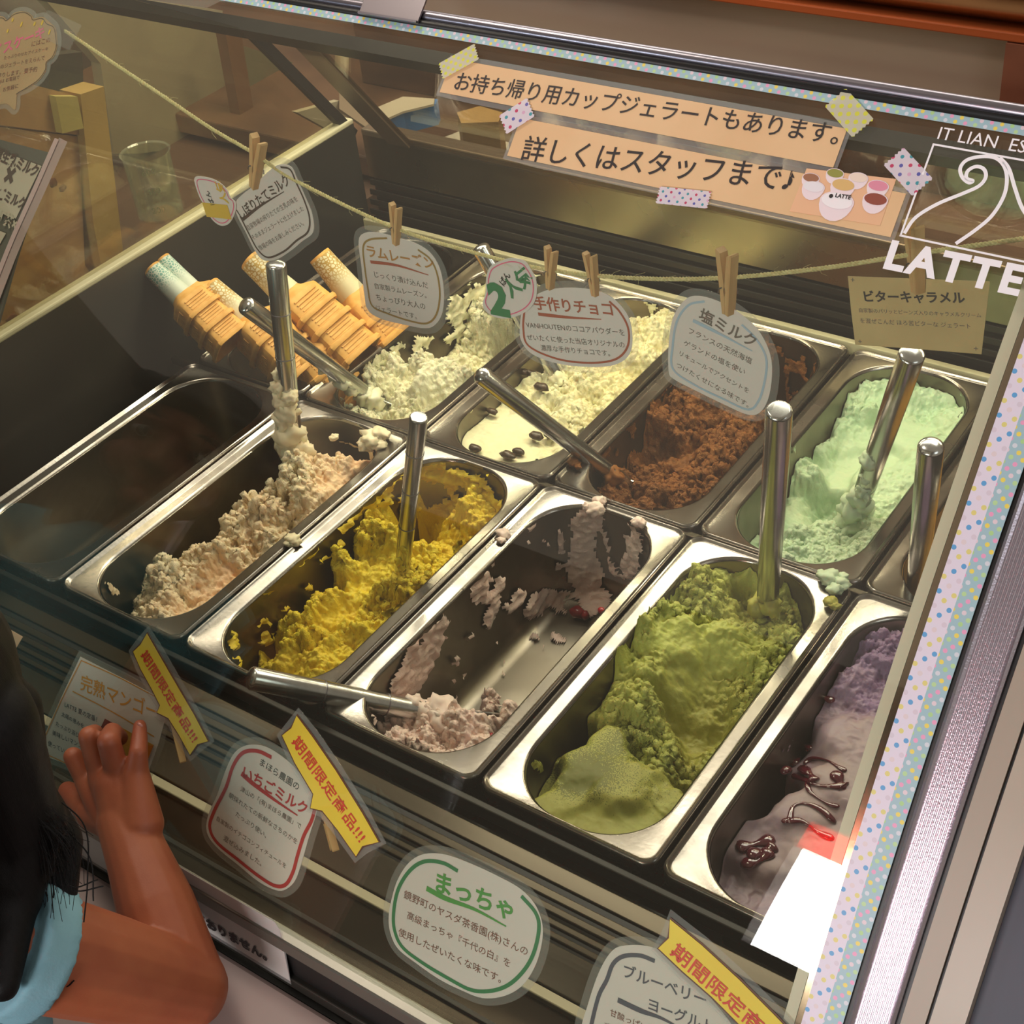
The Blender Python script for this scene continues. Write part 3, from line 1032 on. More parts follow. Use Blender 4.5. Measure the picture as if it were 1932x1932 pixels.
gelato(1, 0, 'bright yellow mango gelato scooped into torn ridges', gel_mat('mango_gelato', '#ecd53a', '#dcb428', bump=.6),
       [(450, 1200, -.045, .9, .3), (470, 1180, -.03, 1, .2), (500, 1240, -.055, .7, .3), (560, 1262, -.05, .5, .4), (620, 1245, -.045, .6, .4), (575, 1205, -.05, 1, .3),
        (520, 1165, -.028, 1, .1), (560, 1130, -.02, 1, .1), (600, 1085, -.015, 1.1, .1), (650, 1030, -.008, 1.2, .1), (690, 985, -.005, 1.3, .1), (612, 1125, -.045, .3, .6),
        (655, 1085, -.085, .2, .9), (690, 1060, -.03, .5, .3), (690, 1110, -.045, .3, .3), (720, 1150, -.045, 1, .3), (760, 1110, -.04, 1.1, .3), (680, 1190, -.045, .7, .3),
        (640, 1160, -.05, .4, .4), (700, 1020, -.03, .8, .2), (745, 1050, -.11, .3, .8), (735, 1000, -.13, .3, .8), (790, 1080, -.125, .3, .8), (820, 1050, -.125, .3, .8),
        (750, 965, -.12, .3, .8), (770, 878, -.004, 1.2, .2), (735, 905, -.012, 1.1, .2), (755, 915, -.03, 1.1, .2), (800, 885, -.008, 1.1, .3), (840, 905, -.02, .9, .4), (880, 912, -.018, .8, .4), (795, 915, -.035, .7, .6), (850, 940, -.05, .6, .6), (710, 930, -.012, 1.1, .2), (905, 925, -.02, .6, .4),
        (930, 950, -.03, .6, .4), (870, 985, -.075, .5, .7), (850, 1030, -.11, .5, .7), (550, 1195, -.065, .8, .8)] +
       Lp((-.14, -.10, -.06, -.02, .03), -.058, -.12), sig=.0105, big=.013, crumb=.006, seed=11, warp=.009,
       smear=[(9, (430, 1200), (436, 1222)), (8, (700, 945), (740, 880)), (6, (640, 1000), (690, 950)), (7, (845, 1065), (880, 1030)), (9, (760, 860), (900, 900)),
              (20, (900, 915), (938, 960)), (18, (760, 880), (860, 905)), (14, (690, 950), (740, 900)), (12, (860, 960), (900, 1000)), (5, (600, 1060), (640, 1030))], smear_amp=.005, smear_noise=.40)
gelato(2, 0, 'last pink strawberry gelato smeared on the walls and front of its pan', gel_mat('strawberry_gelato', '#f0d8cc', '#e4bfb0', bump=.5),
       [(770, 1375, -.045, .8, .4), (800, 1350, -.030, .9, .3), (840, 1325, -.034, .7, .2), (890, 1312, -.038, .6, .2), (930, 1325, -.042, .5, .2), (900, 1370, -.036, .6, .3), (960, 1330, -.050, .5, .2), (860, 1350, -.034, .7, .2),
        (850, 1390, -.05, 1.1, .3), (960, 1350, -.062, .8, .3), (835, 1298, -.075, 1.1, .3), (930, 1300, -.08, 1, .3), (870, 1300, -.115, .7, .3), (990, 1310, -.13, .5, .3)] +
       Lp((-.06, -.02, .02, .06, .10, .15), 0, -.2) + Lp((-.08, -.04, 0, .05, .10), .045, -.2) + Lp((-.08, -.04, 0, .05, .10), -.045, -.2), sig=.0115, big=.014, crumb=.006, seed=23, warp=.008,
       smear=[(32, (1105, 990), (1098, 1034), (1101, 1085), (1122, 1133)), (19, (1206, 985), (1200, 1027), (1190, 1075)), (11, (1057, 1012), (1060, 1035)), (19, (906, 1085), (903, 1126)),
              (11, (941, 1092), (926, 1150), (917, 1180)), (11, (978, 1119), (957, 1150)), (22, (1002, 1148), (1026, 1130), (1050, 1142)), (13, (1045, 1117), (1092, 1120)),
              (22, (823, 1175), (805, 1225)), (11, (1009, 1205), (1012, 1208)), (11, (1047, 1203), (1055, 1208)), (6, (1020, 1225), (1024, 1226)), (9, (944, 1270), (950, 1276)),
              (30, (785, 1250), (760, 1295)), (13, (780, 1200), (776, 1215)), (6, (855, 1240), (853, 1250)), (8, (1025, 1020), (1030, 1024)), (6, (885, 1195), (880, 1205)),
              (8, (1140, 1000), (1152, 1040)), (6, (1150, 1050), (1165, 1080))], smear_amp=.0034, smear_noise=.30)
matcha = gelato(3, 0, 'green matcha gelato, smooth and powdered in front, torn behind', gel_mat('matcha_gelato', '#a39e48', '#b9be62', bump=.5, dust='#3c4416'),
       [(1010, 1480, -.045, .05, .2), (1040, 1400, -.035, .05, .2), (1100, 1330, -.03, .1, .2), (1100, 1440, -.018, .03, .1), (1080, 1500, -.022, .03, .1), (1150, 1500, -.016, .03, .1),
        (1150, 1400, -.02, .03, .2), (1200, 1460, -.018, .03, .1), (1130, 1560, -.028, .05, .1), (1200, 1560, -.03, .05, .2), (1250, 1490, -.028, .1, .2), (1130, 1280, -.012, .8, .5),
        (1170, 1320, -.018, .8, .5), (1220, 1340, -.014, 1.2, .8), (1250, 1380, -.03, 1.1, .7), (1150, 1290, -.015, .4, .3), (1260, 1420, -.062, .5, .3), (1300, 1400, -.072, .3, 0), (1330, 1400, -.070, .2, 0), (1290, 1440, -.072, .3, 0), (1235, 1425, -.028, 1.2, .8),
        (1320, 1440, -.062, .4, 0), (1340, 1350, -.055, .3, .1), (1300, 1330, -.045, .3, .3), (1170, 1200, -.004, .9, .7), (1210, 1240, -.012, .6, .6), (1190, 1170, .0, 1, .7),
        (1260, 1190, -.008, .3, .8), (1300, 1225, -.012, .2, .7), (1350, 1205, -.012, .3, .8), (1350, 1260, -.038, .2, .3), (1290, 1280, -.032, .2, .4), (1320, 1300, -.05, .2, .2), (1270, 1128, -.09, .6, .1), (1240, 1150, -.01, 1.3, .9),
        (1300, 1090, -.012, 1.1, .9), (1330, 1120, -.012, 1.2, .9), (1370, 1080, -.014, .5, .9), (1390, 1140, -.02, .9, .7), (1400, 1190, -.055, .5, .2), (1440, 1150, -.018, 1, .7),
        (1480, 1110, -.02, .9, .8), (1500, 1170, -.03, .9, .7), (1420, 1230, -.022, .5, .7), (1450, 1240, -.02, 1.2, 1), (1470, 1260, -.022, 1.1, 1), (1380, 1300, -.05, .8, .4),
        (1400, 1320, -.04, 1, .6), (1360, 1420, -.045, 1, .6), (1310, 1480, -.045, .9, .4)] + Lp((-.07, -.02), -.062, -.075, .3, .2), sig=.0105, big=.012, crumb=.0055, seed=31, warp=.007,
       dust=[(1105, 1455, 48, 1.6), (1080, 1480, 30, .6), (1180, 1395, 42, 1.0), (1230, 1490, 50, .5)], smear_noise=.0,
       smear=[(9, (1008, 1440), (1012, 1450))])
gelato(4, 0, 'smooth mauve blueberry yoghurt gelato rippled with dark sauce', gel_mat('blueberry_gelato', '#b39c9c', '#957aa0', bump=.35, rough=.4),
       [(1400, 1700, -.05, .2, .2), (1450, 1600, -.035, .05, .1), (1500, 1520, -.025, .05, .1), (1550, 1600, -.03, .05, .1), (1560, 1450, -.02, .05, .1), (1520, 1430, -.04, .1, .3),
        (1600, 1380, -.018, .1, .2), (1570, 1340, -.03, .4, .5), (1600, 1280, -.016, .5, .7), (1650, 1220, -.012, .9, 1), (1600, 1210, -.02, .9, 1), (1560, 1260, -.045, .6, .7),
        (1480, 1460, -.085, .2, .2), (1440, 1540, -.08, .2, .2), (1500, 1380, -.09, .3, .3), (1650, 1300, -.02, .6, .8), (1460, 1740, -.04, .1, .2)] +
       Lp((-.1, -.05, 0, .05), .045, -.025, .2, .2) + Lp((.10, .14), 0.02, -.012, .9, 1), sig=.013, big=.008, crumb=.004, seed=41, smear_noise=.3)
gelato(0, 1, 'crumbly white milk gelato scooped into two peaks', gel_mat('milk_gelato', '#efecd0', '#ddd6a6', bump=.6),
       [(650, 735, -.03, 1, .2), (700, 700, -.015, 1, .2), (740, 680, -.01, .7, .1), (765, 665, -.003, 1, .1), (760, 710, -.02, .5, .1), (755, 740, -.035, .6, .3), (700, 755, -.035, 1.1, .3),
        (760, 775, -.045, .9, .4), (820, 770, -.045, .5, .1), (815, 710, -.012, .5, .1), (850, 680, -.005, .9, .1), (850, 740, -.03, .6, .1), (890, 700, -.03, .7, .2),
        (788, 735, -.075, .3, .5), (785, 715, -.11, .3, .5), (790, 670, -.12, .4, .5), (783, 690, -.12, .3, .5), (820, 640, -.13, .4, .5), (900, 640, -.13, .4, .5), (700, 650, -.10, .4, .5), (940, 600, -.13, .4, .5), (980, 580, -.12, .4, .5),
        (870, 600, -.05, 1.1, .2), (900, 565, -.025, 1.2, .2)] + Lp((.06, .10, .14), .02, -.13), sig=.0115, big=.012, crumb=.006, seed=51,
       smear=[(16, (860, 600), (880, 560), (920, 545)), (10, (840, 640), (870, 620)), (9, (790, 640), (780, 660)), (9, (960, 640), (985, 600)), (12, (935, 545), (980, 560)), (7, (1000, 590), (1030, 575))],
       smear_amp=.004, smear_noise=.41)
gelato(1, 1, 'creamy white rum raisin gelato with a flat smooth front', gel_mat('raisin_gelato', '#ebe7c4', '#dccf98', bump=.5),
       [(890, 820, -.022, .1, .1), (940, 820, -.022, .03, .1), (980, 850, -.024, .05, .1), (930, 780, -.024, .1, .1), (1000, 800, -.022, .05, .1), (1040, 830, -.024, .3, .2), (985, 750, -.02, .5, .1),
        (1030, 720, -.012, .7, .1), (1010, 700, -.03, .7, .2), (1060, 770, -.02, .8, .2), (1100, 800, -.028, .9, .3), (1080, 730, -.025, .9, .2), (1120, 760, -.03, .9, .2), (1150, 780, -.03, .8, .3),
        (1110, 700, -.012, .9, .2), (1160, 700, -.01, .6, .5), (1150, 735, -.02, .6, .4), (1200, 660, -.008, .8, .3), (1230, 620, -.008, .9, .3), (1190, 720, -.025, .7, .4), (1240, 660, -.02, .7, .4),
        (900, 770, -.09, .3, .4), (960, 710, -.10, .3, .4), (1000, 660, -.09, .3, .4), (1060, 640, -.05, .8, .3)], sig=.012, big=.010, crumb=.005, seed=61, smear_noise=.35)
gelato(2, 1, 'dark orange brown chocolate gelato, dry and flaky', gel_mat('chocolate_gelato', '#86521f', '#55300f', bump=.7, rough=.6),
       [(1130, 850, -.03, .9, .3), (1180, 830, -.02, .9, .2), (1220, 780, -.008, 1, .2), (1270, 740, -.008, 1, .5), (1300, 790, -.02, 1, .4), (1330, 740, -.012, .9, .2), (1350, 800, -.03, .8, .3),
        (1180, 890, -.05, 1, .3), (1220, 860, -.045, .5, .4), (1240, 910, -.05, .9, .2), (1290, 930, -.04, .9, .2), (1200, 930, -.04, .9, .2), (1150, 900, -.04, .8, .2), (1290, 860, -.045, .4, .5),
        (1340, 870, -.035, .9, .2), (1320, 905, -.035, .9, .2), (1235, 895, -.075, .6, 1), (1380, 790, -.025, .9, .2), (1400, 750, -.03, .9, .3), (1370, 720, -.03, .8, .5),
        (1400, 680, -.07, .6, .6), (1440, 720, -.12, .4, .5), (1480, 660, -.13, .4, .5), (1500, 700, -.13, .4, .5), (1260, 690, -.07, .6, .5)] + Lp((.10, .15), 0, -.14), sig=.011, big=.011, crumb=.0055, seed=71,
       smear=[(6, (1490, 690), (1515, 700), (1530, 720)), (5, (1485, 700), (1490, 760)), (8, (1470, 780), (1440, 820)), (5, (1500, 740), (1520, 750))], smear_noise=.42, warp=.008)
gelato(3, 1, 'pale mint green gelato hollowed by broad smooth strokes', gel_mat('mint_gelato', '#c3d3b4', '#a3c6a3', bump=.45),
       [(1450, 960, -.07, .3, .4), (1500, 1030, -.03, .8, .2), (1540, 1040, -.035, .7, .2), (1550, 1000, -.085, .5, .4), (1590, 1020, -.04, .8, .2), (1630, 1000, -.025, .9, .1), (1520, 960, -.055, .3, .3),
        (1560, 900, -.055, .15, .3), (1540, 840, -.05, .4, .3), (1510, 800, -.03, 1, .2), (1560, 760, -.02, .9, .2), (1590, 720, -.012, .8, .2), (1610, 760, -.02, .9, .4), (1620, 830, -.045, .2, .3),
        (1600, 880, -.055, .1, .3), (1660, 700, -.02, .6, .6), (1650, 760, -.03, .2, .6), (1700, 720, -.02, .2, .3), (1760, 740, -.025, .5, .6), (1780, 780, -.03, .5, .6), (1720, 820, -.025, .1, .4),
        (1700, 880, -.025, .2, .4), (1740, 870, -.02, .3, .4), (1670, 950, -.03, .5, .3), (1690, 930, -.025, .4, .3), (1660, 880, -.04, .1, .3)] +
       Lp((-.12, -.08, -.04), -.057, -.055, .4) + Lp((0, .05, .09), -.058, -.030, .6) + [('L', .05, .14, -.012, .3, .4), ('L', .02, .162, -.010, .3, .3), ('L', -.02, .160, -.010, .6, .3), ('L', .058, .08, -.016, .4, .4), ('L', .058, .02, -.020, .4, .4), ('L', .056, -.05, -.024, .6, .3), ('L', -.05, .14, -.014, .8, .3)], sig=.0115, big=.009, crumb=.005, seed=81, smear=[(10, (1440, 880), (1400, 920)), (9, (1490, 740), (1520, 690))], smear_noise=.3)
gelato(4, 1, 'golden caramel gelato mostly hidden by the end of the glass', gel_mat('caramel_gelato', '#c79a3c', '#a87a2a', bump=.5),
       Lp((-.14, -.07, 0, .07, .14), -.03, -.05, .7, .3) + Lp((-.14, -.07, 0, .07, .14), .03, -.03, .7, .6), sig=.02, big=.012, seed=91)

# raisins, fruit pieces and sauce belong to their gelato
rg = [o for o in D.objects if o.name.startswith('gelato') and 'raisin gelato' in o.get('label', '')][0]
RAISM = M('raisin', rgb('#33261c'), 0.35, col2=rgb('#54402c'), nscale=300)
for k, (u, v, z) in enumerate([(958, 858, -.018), (896, 845, -.018), (978, 852, -.019), (1022, 730, -.006), (1004, 705, -.012), (928, 776, -.018), (1012, 822, -.016), (1037, 820, -.018), (990, 702, -.012)]):
    p = on(u, v, 2, z)
    V, F = blob(p, .0070 - .0007 * (k % 3), k, 2, .4, 1.8, (1.3, .8, .6))
    mk('raisin', V, F, RAISM, rg, smooth=True)
sg_ = [o for o in D.objects if o.get('label', '').startswith('last pink')][0]
REDF = M('strawberry_fruit', rgb('#a3222c'), 0.25, col2=rgb('#7c141e'), nscale=120)
for k, (u, v, z, r) in enumerate([(1090, 1155, -.104, .008), (1104, 1160, -.104, .0055), (858, 1128, -.05, .006), (835, 1180, -.055, .0045), (812, 1272, -.07, .006), (928, 1388, -.05, .003), (1135, 1152, -.02, .004)]):
    p = on(u, v, 2, z)
    V, F = blob(p, r, k + 9, 2, .45, 1.5, (1, .8, .8))
    mk('strawberry_piece', V, F, REDF, sg_, smooth=True)
for k, (u, v, z, r) in enumerate([(1122, 962, .001, .008), (1131, 945, .004, .006), (1110, 957, .002, .005), (1205, 985, .002, .006), (950, 1008, .001, .006), (946, 1020, .001, .004)]):
    p = on(u, v, 2, z)
    V, F = blob(p, r, k + 29, 3, .6, 2.0, (1.1, 1, .8))
    mk('gelato_clump', V, F, D.materials['strawberry_gelato'], sg_, smooth=True)
bg_ = [o for o in D.objects if 'blueberry yoghurt' in o.get('label', '')][0]
SAUCE = M('berry_sauce', rgb('#5a1024'), 0.06, spec=0.8, coat=0.6)


def drape(o, parent, name, px, w, mat, z0, hgt=.0018):
    """ribbon of sauce lying on a gelato surface: every sample drops onto the mesh"""
    pts = smooth_curve(np.array(px, float), n=6)
    org = ORG[o.name]
    co = np.array([v.co[:] for v in o.data.vertices]) + org
    Pw = []
    for u, v in pts:
        z = z0
        for _ in range(3):
            p = on(u, v, 2, z)
            d = (co[:, 0] - p[0]) ** 2 + (co[:, 1] - p[1]) ** 2
            z = float(np.sort(co[np.argsort(d)[:6], 2])[-2])
        p = on(u, v, 2, z)
        Pw.append(p + [0, 0, hgt * .4])
    Pw = np.array(Pw)
    k = len(Pw)
    rad = w * (0.75 + .35 * np.sin(np.linspace(0, 9, k))) * np.clip(np.minimum(np.arange(k), np.arange(k)[::-1]) / 2 + .45, 0, 1)
    V, F = tube(Pw, rad, 10)
    cen = np.repeat(Pw[:, 2], 10)
    V[:, 2] = cen + (V[:, 2] - cen) * .45
    return mk(name, V, F, mat, parent, smooth=True)


ZB = lambda pts: Z(1280, 1280, 2.963, pts)
for pl, w in [([(580, 530), (650, 480), (700, 400), (740, 395)], .004), ([(590, 535), (690, 560), (780, 600), (880, 605), (940, 600)], .0035), ([(700, 480), (750, 450), (830, 460), (900, 500), (940, 520)], .0022),
              ([(680, 500), (740, 540), (760, 580)], .005), ([(715, 580), (740, 640), (830, 700), (900, 720)], .0022), ([(575, 800), (620, 790), (640, 720), (700, 700), (790, 730), (880, 810)], .0026),
              ([(600, 800), (690, 800), (780, 860), (870, 900)], .003), ([(870, 520), (910, 590), (930, 610)], .0055), ([(320, 950), (420, 930), (540, 900)], .006), ([(360, 1040), (450, 1020), (520, 960)], .006),
              ([(380, 990), (480, 970), (540, 930)], .006), ([(760, 50), (800, 100), (870, 130)], .004), ([(240, 1030), (300, 1060)], .004)]:
    drape(bg_, bg_, 'sauce', ZB(pl), w, SAUCE, -.03)
ZM = lambda pts: Z(940, 1000, 2.927, pts)

# little spills on the rims
MINTM = D.materials['mint_gelato']


def spill(label, mat, spec, cat='gelato'):
    parts = [blob(on(u, v, 2, z), r, k + int(u), 3, .6, 2.2, (1.2, 1.1, .7)) for k, (u, v, z, r) in enumerate(spec)]
    V, F = join(parts)
    tag(mk('gelato_crumb', V, F, mat, smooth=True), label, cat, 'spilt crumbs on the pan rims')


spill('pale mint crumb dropped on the pan rims beside the matcha pan', MINTM, [(1565, 1090, .006, .008), (1585, 1100, .006, .0065), (1575, 1110, .005, .006), (1550, 1082, .005, .004), (1590, 1088, .006, .004)])
spill('small green matcha crumb on the rim below the mint crumb', D.materials['matcha_gelato'], [(1568, 1135, .004, .0055), (1575, 1143, .004, .004)])
spill('brown chocolate crumb on the rim between raisin and chocolate pans', D.materials['chocolate_gelato'], [(1082, 872, .003, .005), (1090, 880, .003, .003)])
spill('peach gelato crumb on the right edge of the peach pan', D.materials['peach_gelato'], [(553, 1018, .004, .0065), (546, 1026, .003, .004)])
spill('peach gelato tuft stuck on the back corner of the peach pan', D.materials['peach_gelato'], [(700, 826, .004, .010), (718, 820, .006, .008), (690, 838, -.002, .008), (715, 838, 0, .007), (630, 825, .002, .004)])

# ------------------------------------------------------------------ spatulas


def blade_mesh(M4, L0, L1, w):
    """slightly dished spade blade between local z = -L0 and -L1"""
    n, k = 14, 8
    V, F = [], []
    for side in (0, 1):
        for i in range(n + 1):
            t = i / n
            ww = w * (0.35 + 0.65 * min(1, t * 3)) * (1 if t < .8 else math.sqrt(max(0.0, 1 - ((t - .8) / .2) ** 2) * .85 + .15))
            for j in range(k + 1):
                s = j / k * 2 - 1
                V.append((s * ww / 2, .004 * (s * s) * (0.5 + t) + (0.0013 if side else 0), -L0 - t * (L1 - L0)))
    m_ = (n + 1) * (k + 1)
    for i in range(n):
        for j in range(k):
            a = i * (k + 1) + j
            F += [(a, a + 1, a + k + 2, a + k + 1), (m_ + a, m_ + a + k + 1, m_ + a + k + 2, m_ + a + 1)]
    for i in range(n):
        for j in (0, k):
            a = i * (k + 1) + j
            F.append((a, a + k + 1, m_ + a + k + 1, m_ + a))
    for j in range(k):
        a = j
        F.append((a, m_ + a, m_ + a + 1, a + 1))
        a = n * (k + 1) + j
        F.append((a, a + 1, m_ + a + 1, m_ + a))
    return xf(M4, V), F


def spatula(label, Tp, tt, Bp, zb, dia, bands=(), clump=None, clumps=(), dome=0.5, taper=.85, cone=None):
    top = at(Tp[0], Tp[1], tt)
    bot = on(Bp[0], Bp[1], 2, zb)
    ax = (top - bot) / np.linalg.norm(top - bot)
    L = np.linalg.norm(top - bot)
    r = dia / 2
    M4 = frame(bot, top, up=(0, 1, 0.01))
    root = thing('gelato_spatula', label, 'spatula', tuple(bot), 'steel gelato spatulas')
    prof = [(r * taper * .7, -.03), (r * taper, -.02), (r * taper, 0), (r, L * .75)]
    h = r * dome
    for k in range(7):
        a = math.radians(90 * k / 6)
        prof.append((max(r * math.cos(a) * (1 if k else 1), r * .02) if dome > .3 else max(r - (1 - math.cos(a)) * h - (r * k / 6 if k == 6 else 0) * 0, .0003), L - h + h * math.sin(a)))
    V, F = lathe(prof, 28)
    mk('handle', xf(M4, V), F, TOOL, root, autos=50)
    for f in bands:
        rr_ = r * (taper + (1 - taper) * min(f / .75, 1)) + .0004
        V, F = lathe([(rr_ - .001, f * L - .0009), (rr_, f * L - .0005), (rr_, f * L + .0005), (rr_ - .001, f * L + .0009)], 28)
        mk('band', xf(M4, V), F, CHROME, root, smooth=True)
    V, F = blade_mesh(M4, .022, .10, .042)
    mk('blade', V, F, TOOL, root, autos=40)
    if clumps:
        parts = [blob(bot + ax * f * L + np.array([dx, dy, 0]) * .001, cr_, k * 7 + int(Tp[0]), 3, .7, 2.0) for k, (f, dx, dy, cr_) in enumerate(clumps)]
        V, F = join(parts)
        mk('gelato_clump', V, F, clump, root, smooth=True)
    return root


GMt = D.materials
spatula('steel spatula standing in peach gelato below the hanging milk card', (520, 494), 1.47, (556, 850), -.02, .0208, (.28, .52, .75), GMt['peach_gelato'],
        [(0.0, 4, -4, .017), (.06, -2, -4, .016), (.12, 2, -6, .014), (.18, -3, -6, .013), (.24, 2, -6, .012), (.30, -3, -6, .011), (.36, -6, -6, .009), (.42, -10, -4, .006), (.02, 14, -4, .014), (.33, 8, -6, .008)], taper=.93, dome=.35)
spatula('banded steel spatula upright in the yellow mango gelato', (790, 786), 1.30, (757, 1095), -.045, .0165, (.36, .58, .80), GMt['mango_gelato'],
        [(.02, -4, -7, .006), (.12, 3, -6, .0035), (.16, 0, -7, .004), (.24, 3, -6, .004), (.0, 6, -6, .007)], taper=.9, dome=.2)
spatula('steel spatula leaning in the matcha gelato, nearly upright', (1470, 772), 1.12, (1448, 1140), -.02, .0212, (), GMt['matcha_gelato'], [(0, -5, -6, .010), (.03, 6, -6, .009)], taper=.93, dome=.3)
spatula('dark reflecting steel spatula in the mint gelato under the kraft card', (1722, 664), 1.225, (1617, 965), -.03, .0225, (), GMt['mint_gelato'],
        [(0, 0, -6, .014), (.06, -2, -6, .013), (.12, -2, -6, .010), (.18, 2, -6, .008), (.26, 0, -6, .006), (.38, -3, -8, .008), (-.04, 4, -6, .018), (-.08, 0, -10, .018), (-.1, 10, -12, .014)], dome=.35)
spatula('short steel spatula beside the white edge strip, in the caramel pan', (1757, 836), 1.185, (1728, 1120), -.03, .0215, (), dome=.5)
spatula('steel spatula slanting down to the chocolate gelato across the raisin pan', (900, 702), 1.42, (1152, 892), -.025, .0190, (), GMt['chocolate_gelato'], [(0, 4, -3, .010)], dome=.9, taper=.95)
spatula('steel spatula slanting over the wafer cones into the white milk gelato', (458, 572), 1.53, (690, 742), -.02, .0205, (), GMt['milk_gelato'],
        [(0, 0, -5, .010), (.08, -2, -6, .008), (.16, -2, -6, .009), (-.04, 5, -5, .012), (.22, -6, -4, .007), (.30, -6, -6, .006)], dome=.6)
spatula('steel spatula in the raisin gelato behind the chocolate sign', (903, 462), 1.60, (1052, 712), -.015, .0195, (), GMt['raisin_gelato'], [(0, 3, -4, .010)], dome=.5)
spatula('steel spatula lying across the front edge of the strawberry pan', (466, 1278), 1.235, (810, 1345), -.045, .0205, (.25, .6), GMt['strawberry_gelato'],
        [(0, 0, -4, .013), (.08, -2, 3, .010), (.14, 2, 6, .008), (-.05, 0, 0, .016), (.0, 10, -8, .012)], dome=.5, taper=.95)

# ------------------------------------------------------------------ flat things: cards, print, lettering


def outline_ab(surf, px, closed=True, n=5): return smooth_curve([surf.inv(*p) for p in px], closed, n) if n > 1 else np.array([surf.inv(*p) for p in px])


def sheet(name, surf, O, off, mat, parent=None, grow=0.0, rings=4, thick=0.0003, scale=1.0, **k):
    """solid sheet with outline O (a, b) lying on a surface"""
    O = np.asarray(O, float)
    c = O.mean(0)
    if grow:
        T = np.roll(O, -1, 0) - np.roll(O, 1, 0)
        Nn = np.c_[T[:, 1], -T[:, 0]]
        Nn /= np.linalg.norm(Nn, axis=1)[:, None] + 1e-9
        if ((O - c) * Nn).sum() < 0: Nn = -Nn
        O = O + Nn * grow
    n = len(O)
    V, F = [], []
    for side in (0, 1):
        oo = off + (thick if side else 0)
        V.append(surf.p(c[0], c[1], oo)[None])
        for r in range(1, rings + 1):
            q = c + (O - c) * r / rings
            V.append(surf.p(q[:, 0], q[:, 1], oo))
    V = np.concatenate(V)
    m_ = 1 + rings * n
    for s in (0, 1):
        o = s * m_
        for i in range(n):
            j = (i + 1) % n
            f = (o, o + 1 + i, o + 1 + j)
            F.append(f if s else f[::-1])
            for r in range(rings - 1):
                a, b = o + 1 + r * n, o + 1 + (r + 1) * n
                f = (a + i, b + i, b + j, a + j)
                F.append(f if s else f[::-1])
    for i in range(n):
        j = (i + 1) % n
        a, b = 1 + (rings - 1) * n, m_ + 1 + (rings - 1) * n
        F.append((a + i, b + i, b + j, a + j))
    o = mk(name, V, F, mat, parent)
    if k: tag(o, **k)
    return o


def stroke(name, surf, px, w, mat, off, parent, n=6, taper=False, closed=False, isab=False, w1=None):
    A = smooth_curve([p if isab else surf.inv(*p) for p in px], closed, n)
    if closed: A = np.concatenate([A, A[:1]])
    T = np.gradient(A, axis=0)
    T /= np.linalg.norm(T, axis=1)[:, None] + 1e-12
    Nn = np.c_[-T[:, 1], T[:, 0]]
    k = len(A)
    ww = np.full(k, w / 2)
    if w1 is not None: ww = np.linspace(w / 2, w1 / 2, k)
    if taper: ww = ww * np.clip(np.linspace(1.3, .25, k), .2, 1)
    L, Rr = A + Nn * ww[:, None], A - Nn * ww[:, None]
    V = np.concatenate([surf.p(L[:, 0], L[:, 1], off), surf.p(Rr[:, 0], Rr[:, 1], off)])
    F = [(i, i + 1, k + i + 1, k + i) for i in range(k - 1)]
    return mk(name, V, F, mat, parent)


def text_flat(s, bold=0.0, res=2, space=1.0):
    cu = D.curves.new('lettering', 'FONT')
    cu.body = s
    cu.size = 1.0
    cu.offset = bold
    cu.space_character = space
    cu.resolution_u = res
    ob = D.objects.new('lettering', cu)
    COL.objects.link(ob)
    dg = bpy.context.evaluated_depsgraph_get()
    dg.update()
    me = D.meshes.new_from_object(ob.evaluated_get(dg))
    V = np.array([v.co[:] for v in me.vertices])
    F = [tuple(p.vertices) for p in me.polygons]
    D.objects.remove(ob)
    D.curves.remove(cu)
    D.meshes.remove(me)
    return V, F


def text_on(name, surf, s, p0, p1, mat, off, parent, bold=0.0, shear=0.0, hs=1.0, res=2, wob=0.0, isab=False, label=None, space=1.0):
    """lettering whose baseline runs from pixel p0 to p1 (rigid text laid on the surface)"""
    V, F = text_flat(s, bold, res, space)
    if not len(V): return None
    x0, x1 = V[:, 0].min(), V[:, 0].max()
    A0, A1 = (np.array(p if isab else surf.inv(*p), float) for p in (p0, p1))
    L = np.linalg.norm(A1 - A0)
    e = (A1 - A0) / L
    q = np.array([-e[1], e[0]])
    sc_ = L / (x1 - x0)
    X, Y = (V[:, 0] - x0) * sc_, V[:, 1] * sc_ * hs
    if wob: Y = Y + wob * np.sin(X / L * 9 + len(s))
    X = X + shear * Y
    AB = A0 + X[:, None] * e + Y[:, None] * q
    o = mk(name, surf.p(AB[:, 0], AB[:, 1], off), F, mat, parent)
    if label: o['label'] = label
    return o


HANG = Plane((0, 0.128, 0), (1, 0, 0), (0, 0.03, 1))      # the cord and its cards hang a little behind the glass
GI = Glass(-0.006)                                          # cards leaning on the inside of the glass
GO = Glass(0.0)


